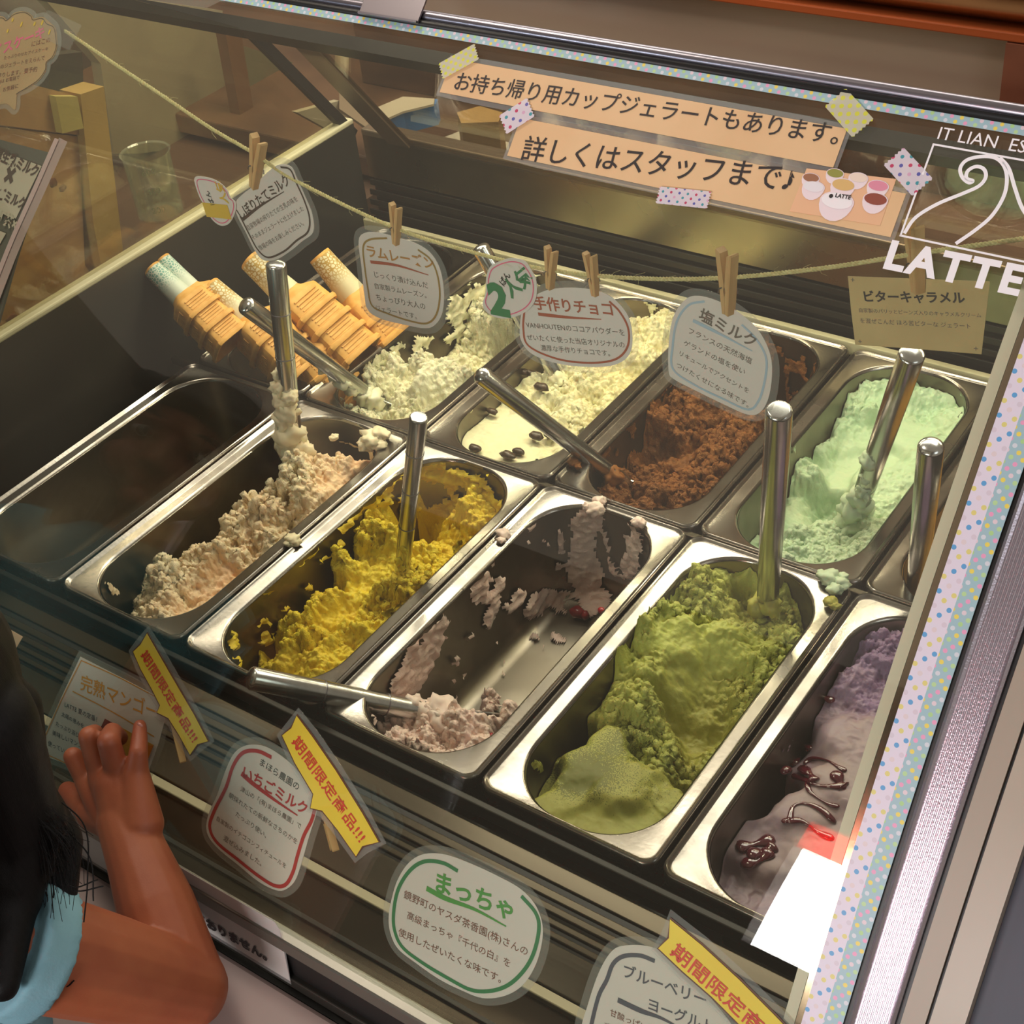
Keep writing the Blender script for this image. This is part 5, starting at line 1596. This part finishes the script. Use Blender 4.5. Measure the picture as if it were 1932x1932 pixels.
def pin(label, pb, pt, surf, off, roll=0.0, open_=0.0):
    """jaw end at pixel pb, handle end at pixel pt"""
    global pin0
    A, B = surf.inv(*pb), surf.inv(*pt)
    p0, p1 = surf.p(A[0], A[1], off), surf.p(B[0], B[1], off)
    e = (p1 - p0) / np.linalg.norm(p1 - p0)
    sc_ = np.linalg.norm(p1 - p0) / .0465
    nrm = surf.p(A[0], A[1], off + 1) - p0
    x = np.cross(nrm, e)
    x /= np.linalg.norm(x)
    y = np.cross(e, x)
    c_, s_ = math.cos(roll), math.sin(roll)
    x, y = x * c_ + y * s_, y * c_ - x * s_
    M4 = Matrix.Identity(4)
    o = p0 + e * .0195 * sc_
    for i in range(3):
        M4[i][0], M4[i][1], M4[i][2], M4[i][3] = x[i] * sc_, y[i] * sc_, e[i] * sc_, o[i]
    if pin0 is None:
        pin0 = thing('clothespin', label, 'clothespin', (0, 0, 0), 'wooden clothespins')
        for nm, V, F, mt in pin_parts(): mk(nm, V, F, mt, pin0, origin=(0, 0, 0), autos=40)
        pin0.matrix_world = M4
    else: dup(pin0, M4, label)


pin('wooden clothespin holding the milk card on the cord', s1(1455, 1065), s1(1478, 785), HANG, .001, -.3)
pin('wooden clothespin holding the rum raisin card on the cord', s2(330, 1388), s2(325, 1165), HANG, .001, -.3)
pin('clothespin beside the green badge on the chocolate card', s2(1205, 1640), s2(1212, 1412), HANG, .001, -.35)
pin('clothespin at the middle of the chocolate card', s2(1465, 1680), s2(1430, 1440), HANG, .001, -.3)
pin('wooden clothespin holding the salted milk card on the cord', z3([(285, 1750)])[0], z3([(275, 1400)])[0], HANG, .001, -.4)
pin('wooden clothespin behind the logo letters, holding the kraft card', z3([(1345, 1630)])[0], z3([(1315, 1240)])[0], HANG, .001, -.7)
pin('clothespin at the foot of the ribbon next to the mango card', sl(1530, 1095), sl(1630, 1500), GI, -.004, .7)
pin('clothespin at the foot of the ribbon next to the strawberry card', ss(1775, 700), ss(1850, 970), GI, -.004, .7)

# ------------------------------------------------------------------ wafer cones in the back left bin
WAFER = M('wafer', rgb('#e2ad5c'), 0.6, col2=rgb('#d49a42'), nscale=90, bump=.25, bscale=900)


def sleeve_mat(name, base, fig, mixh):
    t = NT(name)
    tc = t.n('ShaderNodeTexCoord')
    vo = t.n('ShaderNodeTexVoronoi', _feature='DISTANCE_TO_EDGE', Vector=tc.outputs['Object'], Scale=260.0)
    sp = t.n('ShaderNodeSeparateXYZ', Vector=tc.outputs['Object'])
    ln = t.math('LESS_THAN', vo.outputs['Distance'], 0.13)
    zone = t.n('ShaderNodeMapRange', Value=sp.outputs[2])
    zone.inputs[1].default_value, zone.inputs[2].default_value, zone.inputs[3].default_value, zone.inputs[4].default_value = .020, .040, 1.0, 0.0
    k = t.math('MULTIPLY', ln if mixh else t.math('SUBTRACT', 1.0, ln), zone.outputs[0])
    p = t.n('ShaderNodeBsdfPrincipled', Roughness=.55)
    t.set(p, 'Base Color', t.mix(k, rgb(base), rgb(fig)))
    t.t.links.new(p.outputs[0], t.out.inputs[0])
    return t.m


SLG = sleeve_mat('gold_lace_sleeve', '#d9cfae', '#b08f48', True)
SLT = sleeve_mat('teal_lace_sleeve', '#c9d2c4', '#6ea095', False)


def wafer_cone_parts():
    out = []
    # round foot and stem, then a wide square cup with a rolled rim; local z from the small end
    def sq(r, z, k):
        """circle of radius r blended towards a rounded square"""
        th = np.linspace(0, 2 * math.pi, 40, endpoint=False)
        c_, s_ = np.cos(th), np.sin(th)
        rs = r / (np.abs(c_) ** 6 + np.abs(s_) ** 6) ** (1 / 6)
        rad = r * (1 - k) + rs * k
        return np.c_[rad * c_, rad * s_, np.full(40, z)]
    prof = [(.0002, -.002, 0), (.0124, -.002, 0), (.0130, -.0012, 0), (.0140, .030, 0), (.0152, .051, 0), (.0170, .056, .3), (.0240, .064, 1), (.0248, .066, 1), (.0260, .086, 1), (.0284, .087, 1), (.0292, .0900, 1), (.0284, .093, 1), (.0262, .093, 1),
            (.0225, .068, 1), (.0002, .066, 0)]
    V = np.concatenate([sq(r, z, k) for r, z, k in prof])
    F = [(j * 40 + i, j * 40 + (i + 1) % 40, (j + 1) * 40 + (i + 1) % 40, (j + 1) * 40 + i) for j in range(len(prof) - 1) for i in range(40)]
    out.append(('cone_body', V, F, WAFER))
    parts = []
    for q in range(4):
        a = q * math.pi / 2
        for w_ in range(9 if q % 2 else 4):
            if q % 2: lo, hi = (.0245, -.014 + w_ * .0032, .0715), (.0262, -.0122 + w_ * .0032, .079 + .002 * (w_ % 2))
            else: lo, hi = (.0245, -.016, .0700 + w_ * .0042), (.0264, .016, .0716 + w_ * .0042)
            v, f = box(lo, hi)
            ca, sa = math.cos(a), math.sin(a)
            parts.append((np.c_[v[:, 0] * ca - v[:, 1] * sa, v[:, 0] * sa + v[:, 1] * ca, v[:, 2]], f))
    V, F = join(parts)
    out.append(('embossing', V, F, WAFER))
    return out


cone0 = None
sleeved = {}


def cone(label, p0, p1, paper=None, s=1.0):
    """p0 = small end, p1 = a point further along the axis (world)"""
    global cone0
    M4 = Matrix(frame(p0, p1, up=(0, 1, .2)).tolist()) @ Matrix.Scale(s, 4)
    key = paper.name if paper else ''
    if key not in sleeved:
        r = thing('wafer_cone', label, 'wafer cone', (0, 0, 0), 'wafer cones in the bin')
        for nm, V, F, mt in wafer_cone_parts(): mk(nm, V, F, mt, r, origin=(0, 0, 0), autos=35)
        if paper:
            V, F = lathe([(.0131, .001), (.0146, .030), (.0162, .0535), (.0158, .0535), (.0142, .030), (.0127, .001)], 32, cap=False)
            mk('paper_sleeve', V, F, paper, r, origin=(0, 0, 0), autos=35)
        sleeved[key] = r
        r.matrix_world = M4
        return r
    return dup(sleeved[key], M4, label)


PLACE = ['first', 'second', 'third', 'fourth', 'fifth', 'sixth', 'seventh']


def cone_stack(tip, y0, wide, y1, papers, n, what, step=.026, s=1.0):
    A, B = on(tip[0], tip[1], 1, y0), on(wide[0], wide[1], 1, y1)
    e = (B - A) / np.linalg.norm(B - A)
    for k in range(n):
        p = A + e * step * k * s
        pp = papers if k == 0 else None
        cone(('%s paper sleeved wafer cone heading the %s' % (('teal' if papers is SLT else 'gold patterned') if papers else 'bare', what)) if k == 0 and papers else '%s bare wafer cone down the %s' % (PLACE[k if papers else k], what), p, p + e, pp, s)


cone_stack((604, 484), .515, (735, 640), .520, SLG, 2, 'stack nearest the rum raisin card', s=1.08)
cone_stack((474, 492), .450, (668, 672), .455, SLG, 4, 'stack behind the milk card', s=1.1, step=.021)
cone_stack((397, 543), .400, (560, 690), .402, SLG, 3, 'stack crossed by the slanting spatula', s=1.06)
cone_stack((306, 492), .385, (455, 650), .385, SLT, 2, 'back stack by the case wall', s=.86)
cone_stack((288, 508), .365, (450, 660), .368, SLT, 3, 'front stack by the case wall', s=.86)
cone_stack((505, 590), .405, (600, 700), .415, None, 4, 'short stack under the upright spatula handle')

# ------------------------------------------------------------------ things seen through the side glass
SX = -0.30


def board(name, px, x, mat, parent=None, th=.02, **k):
    P = np.array([on(u, v, 0, x) for u, v in px])
    n = len(P)
    V = np.concatenate([P, P + [-th, 0, 0]])
    F = [tuple(range(n))[::-1], tuple(range(n, 2 * n))] + [(i, (i + 1) % n, n + (i + 1) % n, n + i) for i in range(n)]
    o = mk(name, V, F, mat, parent)
    return tag(o, **k) if k else o


wood = thing('wooden_crate', 'large pine crate with knots standing left of the display case', 'crate', (SX, .33, 0.05))
KNOT = M('pine_knots', rgb('#6b3a22'), 0.6)
board('board', [(-60, 232), (150, 258), (160, 500), (200, 560), (-60, 700)], SX, PLANK, wood)
board('board', [(-60, 150), (70, 162), (150, 182), (150, 255), (-60, 228)], SX + .003, M('pine_board_pale', rgb('#b08b62'), .6, col2=rgb('#9a7350'), nscale=6, stretch=(1, 4, 1)), wood)
board('corner_post', [(152, 178), (196, 163), (240, 540), (205, 575), (176, 420)], SX + .012, M('yellow_pine', rgb('#b3955a'), .6, col2=rgb('#a3854a'), nscale=8), wood, .035)
board('block', [(105, 182), (146, 182), (158, 242), (118, 252)], SX + .014, M('pale_block', rgb('#b5a766'), .6), wood, .012)
for k, (u, v, r) in enumerate([(22, 602, .006), (52, 610, .004), (100, 345, .005), (118, 355, .004), (45, 620, .004)]):
    p = on(u, v, 0, SX)
    V, F = blob(p + [.0002, 0, 0], r, k, 2, .5, 1.5, (.12, 1.3, 1))
    mk('knot', V, F, KNOT, wood, smooth=True)
bx('side_table', (-1.6, 0.0, -0.02), (-0.225, 0.90, 0.01), M('side_table_wood', rgb('#5b4434'), .5, col2=rgb('#4a3629'), nscale=4), label='brown wooden side table left of the display case', cat='table')
bx('side_table_block', (-1.55, 0.05, -0.9), (-0.3, 0.85, -0.02), DARK, label='dark base block under the wooden side table', cat='base')
wood.location = (SX, .33, 0.01)
for ch in wood.children: ch.location.z += ORG[wood.name][2] - .01
board('cloth_screen', [(60, -30), (420, 20), (432, 240), (380, 275), (260, 290), (215, 290), (190, 120)], -0.62, M('grey_cloth', rgb('#8f8468'), .8, col2=rgb('#7f7459'), nscale=5, bump=.1), label='grey beige cloth screen standing behind the pine crate', cat='screen')
board('dark_box', [(95, 105), (155, 98), (168, 420), (75, 430)], -0.40, M('dark_box_card', rgb('#3d3a32'), .6), label='small dark box on top behind the pine crate', cat='box')
board('brown_leg', [(425, 60), (455, 62), (480, 215), (468, 300)], -0.52, M('brown_leg_wood', rgb('#6e4e32'), .5), label='narrow brown wooden leg behind the cloth screen', cat='leg post')
board('grey_box', [(455, 85), (560, 120), (600, 200), (490, 225), (465, 215)], -0.58, M('grey_green_box', rgb('#6f684e'), .7, col2=rgb('#5f5842'), nscale=6), label='grey green cardboard box behind the side glass corner', cat='box')
board('white_tray', [(560, 212), (640, 190), (655, 222), (620, 245)], -0.32, M('tray_white', rgb('#a59a80'), .6), th=.01, label='pale tray edge beyond the cream rim', cat='tray')

# beaker
A_, B_ = on(305, 405, 0, SX + .02), on(302, 272, 0, SX + .02)
mug = thing('measuring_cup', 'clear plastic measuring cup with raised graduations behind the side glass', 'cup', tuple(A_))
rb = 43 / FPX * (A_ - CAM) @ R[2]
H_ = B_[2] - A_[2]
V, F = lathe([(rb * .9, 0), (rb, .003), (rb * 1.03, H_), (rb * 1.10, H_ + .0015), (rb * 1.0, H_), (rb * .95, .004), (.0005, .0035)], 40, cap=False)
CLEARP = clear_mat('clear_plastic', (.92, .94, .90, 1), 1.8, rough=.03, haze=.10, hazecol=(.8, .85, .75, 1))
mk('cup_wall', V + A_, F, CLEARP, mug, autos=40)
cyl = Plane(A_ + np.array([.7, -.72, 0]) * (rb * 1.03), (.72, .7, 0), (0, 0, 1))
for k in range(3):
    text_on('graduation', cyl, ('600', '400', '200')[k], (-.006, H_ * (.80 - .30 * k)), (.010, H_ * (.80 - .30 * k)), M('plastic_relief', rgb('#a9b3a2'), .2), .001, mug, isab=True)

# blue packet, folded paper block and paper on the staff counter, seen through the rear doors
def slab_px(name, px, z, h, mat, parent=None, **k):
    P = np.array([on(u, v, 2, z) for u, v in px])
    n = len(P)
    V = np.concatenate([P, P - [0, 0, h]])
    F = [tuple(range(n)), tuple(range(n, 2 * n))[::-1]] + [(i, n + i, n + (i + 1) % n, (i + 1) % n) for i in range(n)]
    o = mk(name, V, F, mat, parent)
    return tag(o, **k) if k else o


pk = thing('blue_packet', 'blue carton with white top on the counter behind the case', 'carton', tuple(on(770, 230, 2, .052)))
slab_px('carton_top', [(705, 205), (760, 182), (820, 186), (818, 196), (760, 210), (724, 226)], .112, .003, M('carton_white', rgb('#cfc6b2'), .6), pk)
slab_px('carton_body', [(703, 207), (760, 184), (826, 187), (822, 196), (762, 212), (722, 229)], .1085, .030, M('carton_blue', rgb('#2f78c4'), .5), pk)
slab_px('paper_sheet', [(790, 278), (865, 248), (960, 268), (960, 322), (860, 300)], .060, .003, M('white_paper_sheet', rgb('#cfc8b8'), .6), label='white paper lying on the counter behind the case', cat='paper')
slab_px('paper_block', [(862, 212), (905, 200), (948, 212), (940, 230), (870, 232)], .125, .055, M('tan_block', rgb('#b2915a'), .6, col2=rgb('#a3824c'), nscale=12), label='tan folded paper block on the white paper', cat='block')
slab_px('cardboard_flap', [(640, 175), (700, 215), (722, 262), (640, 205)], .105, .004, M('flap_brown', rgb('#77654f'), .6), label='brown cardboard flap left of the blue carton', cat='cardboard')

# ------------------------------------------------------------------ people
SKIN = M('skin', rgb('#a9603f'), 0.5, col2=rgb('#9c5236'), nscale=25, sss=.15, bump=.08, bscale=900)
HAIRM = M('black_hair', rgb('#0a0809'), 0.55, spec=.25, col2=rgb('#120f10'), nscale=120, stretch=(4, 4, .3), bump=.3, bscale=500)


def capsule(p0, r0, p1, r1, n=18, flat=False):
    p0, p1 = np.array(p0, float), np.array(p1, float)
    L = np.linalg.norm(p1 - p0)
    prof = []
    if flat: prof = [(.0005, 0), (r0, 0), (r1, L), (.0005, L)]
    else:
        for k in range(6): prof.append((max(r0 * math.sin(math.pi / 2 * k / 6), .0004), -r0 * math.cos(math.pi / 2 * k / 6)))
        prof.append((r0, 0))
        prof.append((r1, L))
        for k in range(1, 7): prof.append((max(r1 * math.cos(math.pi / 2 * k / 6), .0004), L + r1 * math.sin(math.pi / 2 * k / 6)))
    V, F = lathe(prof, n)
    return xf(frame(p0, p1), V), F


def ell(c, r, n=20, rot=None):
    bm = bmesh.new()
    bmesh.ops.create_uvsphere(bm, u_segments=n, v_segments=n // 2, radius=1)
    V = np.array([v.co[:] for v in bm.verts]) * np.array(r)
    F = [tuple(v.index for v in f.verts) for f in bm.faces]
    bm.free()
    if rot is not None: V = V @ np.array(rot).T
    return V + np.array(c), F


def fuse(name, parts, voxel, mat, parent, smooth=6, post=None):
    """one continuous surface from overlapping volumes"""
    V, F = join(parts)
    me = mesh('fuse', V, F)
    ob = D.objects.new('fuse', me)
    COL.objects.link(ob)
    md = ob.modifiers.new('r', 'REMESH')
    md.mode = 'VOXEL'
    md.voxel_size = voxel
    sm_ = ob.modifiers.new('s', 'SMOOTH')
    sm_.factor = .5
    sm_.iterations = smooth
    dg = bpy.context.evaluated_depsgraph_get()
    dg.update()
    m2 = D.meshes.new_from_object(ob.evaluated_get(dg))
    D.objects.remove(ob)
    n = len(m2.vertices)
    W_ = np.zeros(n * 3, np.float32)
    m2.vertices.foreach_get('co', W_)
    W_ = W_.reshape(-1, 3).astype(float)
    Fq = [tuple(p.vertices) for p in m2.polygons]
    D.meshes.remove(m2)
    if post is not None: W_ = post(W_)
    return mk(name, W_, Fq, mat, parent, smooth=True)


def tg(u, v):
    a, b = G.inv(u, v)
    return float((G.p(a, b) - CAM) @ R[2])


def near(u, v, h): return at(u, v, tg(u, v) - h)


def head_parts(c, f, up, s=1.0):
    """head, face and neck volumes; f = facing direction"""
    c, f, up = (np.array(q, float) for q in (c, f, up))
    f /= np.linalg.norm(f)
    rt = np.cross(f, up)
    rt /= np.linalg.norm(rt)
    up = np.cross(rt, f)
    Q = np.stack([rt, f, up], 1)
    P = lambda x, y, z: c + Q @ (np.array([x, y, z]) * s)
    parts = [ell(P(0, -.008, .018), (.066 * s, .080 * s, .072 * s), 24, Q), ell(P(0, .018, -.028), (.052 * s, .052 * s, .056 * s), 24, Q),
             ell(P(0, .058, -.072), (.018 * s, .016 * s, .014 * s), 14, Q), ell(P(-.030, .048, -.038), (.024 * s, .020 * s, .024 * s), 14, Q), ell(P(.030, .048, -.038), (.024 * s, .020 * s, .024 * s), 14, Q),
             capsule(P(0, .068, .002), .006 * s, P(0, .079, -.026), .0085 * s), ell(P(-.008, .072, -.029), (.006 * s, .006 * s, .005 * s), 12, Q), ell(P(.008, .072, -.029), (.006 * s, .006 * s, .005 * s), 12, Q),
             capsule(P(-.013, .064, -.048), .0045 * s, P(.013, .064, -.048), .0045 * s), capsule(P(-.011, .063, -.055), .005 * s, P(.011, .063, -.055), .005 * s),
             capsule(P(-.036, .062, .014), .005 * s, P(-.014, .067, .016), .005 * s), capsule(P(.036, .062, .014), .005 * s, P(.014, .067, .016), .005 * s),
             ell(P(-.066, -.004, -.012), (.007 * s, .013 * s, .020 * s), 14, Q), ell(P(.066, -.004, -.012), (.007 * s, .013 * s, .020 * s), 14, Q)]
    return parts, P, Q


EYEW = M('eye_white', rgb('#d8cfc8'), .2)
EYED = M('eye_iris', rgb('#1a100c'), .1)
LIP = M('lips', rgb('#9c4f45'), .4)


def face_bits(root, P, Q, s):
    for sx in (-1, 1):
        V, F = ell(P(sx * .026, .0575, .000), (.0125 * s, .008 * s, .0068 * s), 16, Q)
        e = mk('eye', V, F, EYEW, root, smooth=True)
        V, F = ell(P(sx * .026, .0635, .000), (.0056 * s, .0035 * s, .0056 * s), 14, Q)
        mk('iris', V, F, EYED, e, smooth=True)
        V, F = tube([P(sx * .013, .069, .019), P(sx * .026, .068, .024), P(sx * .040, .060, .020)], [.0012 * s, .002 * s, .001 * s], 8)
        mk('eyebrow', V, F, HAIRM, root, smooth=True)


# the girl at the left: only hair, sleeve, arm and hand are in the picture
girl = thing('person', 'child with long black hair and light blue T-shirt, hand pressed to the glass', 'person', (.36, -.42, -.9))
Hc = at(-208, 1345, .875)
El = at(350, 1864, 1.005)
Sh = at(58, 1792, .925)
Wr = near(236, 1552, .040)
parts, Ph, Qh = head_parts(Hc, (-.62, .72, -.25), (0, .3, .95), 1.0)
neck = Hc + np.array([-.012, -.055, -.075])
Sl = Sh + np.array([-.20, -.07, .01])
mid = (Sh + Sl) / 2 + [0, -.012, 0]
parts += [capsule(Ph(0, -.02, -.05), .030, mid + [0, 0, .01], .034), capsule(mid, .045, Sh + [-.01, 0, -.004], .038), capsule(mid, .045, Sl, .038), capsule(mid + [0, -.01, -.05], .072, mid + [0, -.02, -.25], .080),
          capsule(Sh, .038, (Sh + El) / 2, .0345), capsule((Sh + El) / 2, .0345, El, .0290), capsule(Sl, .038, Sl + [-.03, .05, -.16], .030)]
fm = El * .52 + Wr * .48
parts += [capsule(El, .0282, fm, .0272), capsule(fm, .0272, El * .2 + Wr * .8, .0222), capsule(El * .2 + Wr * .8, .0222, Wr, .0202)]
MCP = [near(167, 1474, .030), near(191, 1462, .034), near(222, 1458, .034), near(257, 1464, .029)]
TH0 = near(176, 1536, .030)
for k, p in enumerate(MCP):
    w0 = Wr + (p - MCP[1]) * .45
    parts.append(capsule(w0, .0165, p, .0102))
parts.append(capsule(Wr, .018, (MCP[1] + MCP[2]) / 2 + (Wr - MCP[1]) * .25, .0155))
parts.append(capsule(Wr, .017, TH0, .0125))
FING = [[(138, 1428, .036, .0074), (146, 1430, .016, .0064), (158, 1446, .009, .0056)],
        [(168, 1390, .042, .0079), (178, 1384, .022, .0070), (188, 1400, .009, .0060)],
        [(205, 1400, .046, .0084), (212, 1382, .026, .0074), (226, 1392, .010, .0062)],
        [(261, 1420, .028, .0068), (263, 1394, .018, .0061), (264, 1370, .0085, .0050)]]
for k, fg in enumerate(FING):
    prev, pr_ = MCP[k], .0094
    for (u, v, h, r) in fg:
        q = near(u, v, h)
        parts.append(capsule(prev, pr_, q, r, 14))
        prev, pr_ = q, r
prev, pr_ = TH0, .0115
for (u, v, h, r) in [(150, 1514, .022, .0090), (128, 1492, .010, .0074)]:
    q = near(u, v, h)
    parts.append(capsule(prev, pr_, q, r, 14))
    prev, pr_ = q, r
fuse('body', parts, .0016, SKIN, girl, smooth=4)
for k, (u, v, h) in enumerate([(265, 1371, .0118)]):
    V, F = ell(near(u, v, h), (.0030, .0018, .0038), 12)
    mk('fingernail', V, F, M('nail', rgb('#c98d80'), .25), girl, smooth=True)
face_bits(girl, Ph, Qh, 1.0)
SHIRT = M('light_blue_cotton', rgb('#86b4c2'), .8, col2=rgb('#79a8b8'), nscale=20, bump=.25, bscale=500)
sl_end = Sh + (El - Sh) * .06
sp_ = [capsule(mid + [0, 0, -.004], .052, Sh + [-.012, 0, -.004], .046), capsule(mid + [0, 0, -.004], .052, Sl, .046), capsule(mid + [0, -.008, -.04], .082, mid + [0, -.02, -.30], .092), capsule(Sh - (El - Sh) * .15, .046, sl_end, .0455, flat=True),
       capsule(Sl + [0, -.01, .01], .044, Sl + [-.012, .02, -.06], .046, flat=True)]
fuse('shirt', sp_, .0032, SHIRT, girl, smooth=4, post=lambda W_: W_ + ((fbm(W_ * 28, 3, 4) - .5) * .006)[:, None] * np.array([.6, -.6, .5]))
hp = [ell(Ph(0, -.018, .026), (.080, .088, .080), 24, Qh), capsule(Ph(0, -.075, 0), .060, Ph(0, -.085, -.12), .055), capsule(Ph(.060, -.03, .01), .034, at(10, 1560, .90), .034),
      capsule(Ph(.066, .005, .0), .022, at(45, 1480, .905), .016), capsule(at(45, 1480, .905), .016, at(114, 1590, .93), .0145), capsule(at(114, 1590, .93), .0145, at(122, 1690, .925), .0085), capsule(at(20, 1560, .90), .034, at(20, 1690, .895), .020),
      capsule(at(20, 1690, .895), .018, at(6, 1860, .87), .010), capsule(Ph(-.060, -.03, .01), .034, Ph(-.07, -.05, -.15), .03), capsule(at(-110, 1310, .90), .042, at(-18, 1490, .905), .035), capsule(at(-18, 1490, .905), .035, at(10, 1600, .905), .034)]
fuse('hair', hp, .0030, HAIRM, girl, smooth=6, post=lambda W_: W_ + ((fbm(W_ * np.array([90, 90, 8]), 3, 8) - .5) * .006)[:, None] * np.array([.5, -.6, .3]))
st_ = []
rnd = random.Random(11)
for k in range(170):
    a = rnd.random()
    u0, v0 = 10 + 75 * a + rnd.gauss(0, 8), 1420 + 100 * a + 60 * rnd.random()
    u1, v1 = 40 + 110 * a + rnd.gauss(0, 16), 1640 + rnd.gauss(0, 40)
    t_ = .895 - rnd.random() * .02
    st_.append(tube(smooth_curve([at(u0, v0, t_ - .006), at((u0 + u1) / 2 + 14 * rnd.gauss(0, 1) + 14, (v0 + v1) / 2, t_ + .002), at(u1, v1, t_ + .012)], n=5), .00022, 4, cap=False))
for pl in ([(100, 1500), (160, 1560), (165, 1660), (158, 1740)], [(110, 1640), (140, 1680), (195, 1672)], [(90, 1600), (100, 1700), (60, 1790), (20, 1830)], [(60, 1640), (98, 1720), (60, 1800), (10, 1860)],
           [(120, 1560), (170, 1620), (176, 1700)], [(30, 1780), (60, 1850), (120, 1862), (140, 1850)], [(100, 1580), (130, 1670), (185, 1660)]):
    st_.append(tube(smooth_curve([at(u, v, .905) for u, v in pl], n=8), .0005, 5, cap=False))
V, F = join(st_)
tag(mk('hair_strands', V, F, HAIRM, girl, smooth=True), kind='stuff')

# a taller child beside her, outside the frame, whom the glass reflects over the empty pan
kid = thing('person', 'second child in a teal top whose face is reflected over the empty pan', 'person', (.03, -.42, -.9))
Kc = np.array([.035, -.345, .455])
parts, Pk, Qk = head_parts(Kc, (.45, .85, -.30), (0, .2, 1), 1.08)
km = Kc + np.array([-.02, -.06, -.165])
parts += [capsule(Pk(0, -.02, -.05), .034, km, .036), capsule(km, .048, km + [.13, 0, -.01], .040), capsule(km, .048, km + [-.13, 0, -.01], .040), capsule(km + [0, 0, -.05], .08, km + [0, 0, -.30], .085),
          capsule(km + [.13, 0, -.01], .040, km + [.15, .03, -.17], .032), capsule(km + [-.13, 0, -.01], .040, km + [-.15, .03, -.17], .032)]
fuse('body', parts, .0032, SKIN, kid, smooth=3)
face_bits(kid, Pk, Qk, 1.08)
TEAL = M('teal_cotton', rgb('#2f93a6'), .8, col2=rgb('#2a8496'), nscale=20, bump=.2)
fuse('shirt', [capsule(km + [0, .006, 0], .056, km + [.13, 0, -.01], .049), capsule(km + [0, .006, 0], .056, km + [-.13, 0, -.01], .049), capsule(km + [0, .006, -.05], .092, km + [0, 0, -.34], .098),
               capsule(km + [.13, 0, -.01], .047, km + [.140, .015, -.09], .049, flat=True), capsule(km + [-.13, 0, -.01], .047, km + [-.140, .015, -.09], .049, flat=True)], .004, TEAL, kid, smooth=4)
fuse('hair', [ell(Pk(0, -.018, .026), (.084, .090, .084), 24, Qk), capsule(Pk(0, -.07, 0), .062, Pk(0, -.075, -.13), .055), capsule(Pk(.068, -.01, .01), .024, Pk(.072, -.01, -.14), .018), capsule(Pk(-.068, -.01, .01), .024, Pk(-.072, -.01, -.14), .018),
              capsule(Pk(-.05, .062, .050), .015, Pk(.05, .062, .050), .015)], .004, HAIRM, kid, smooth=5)
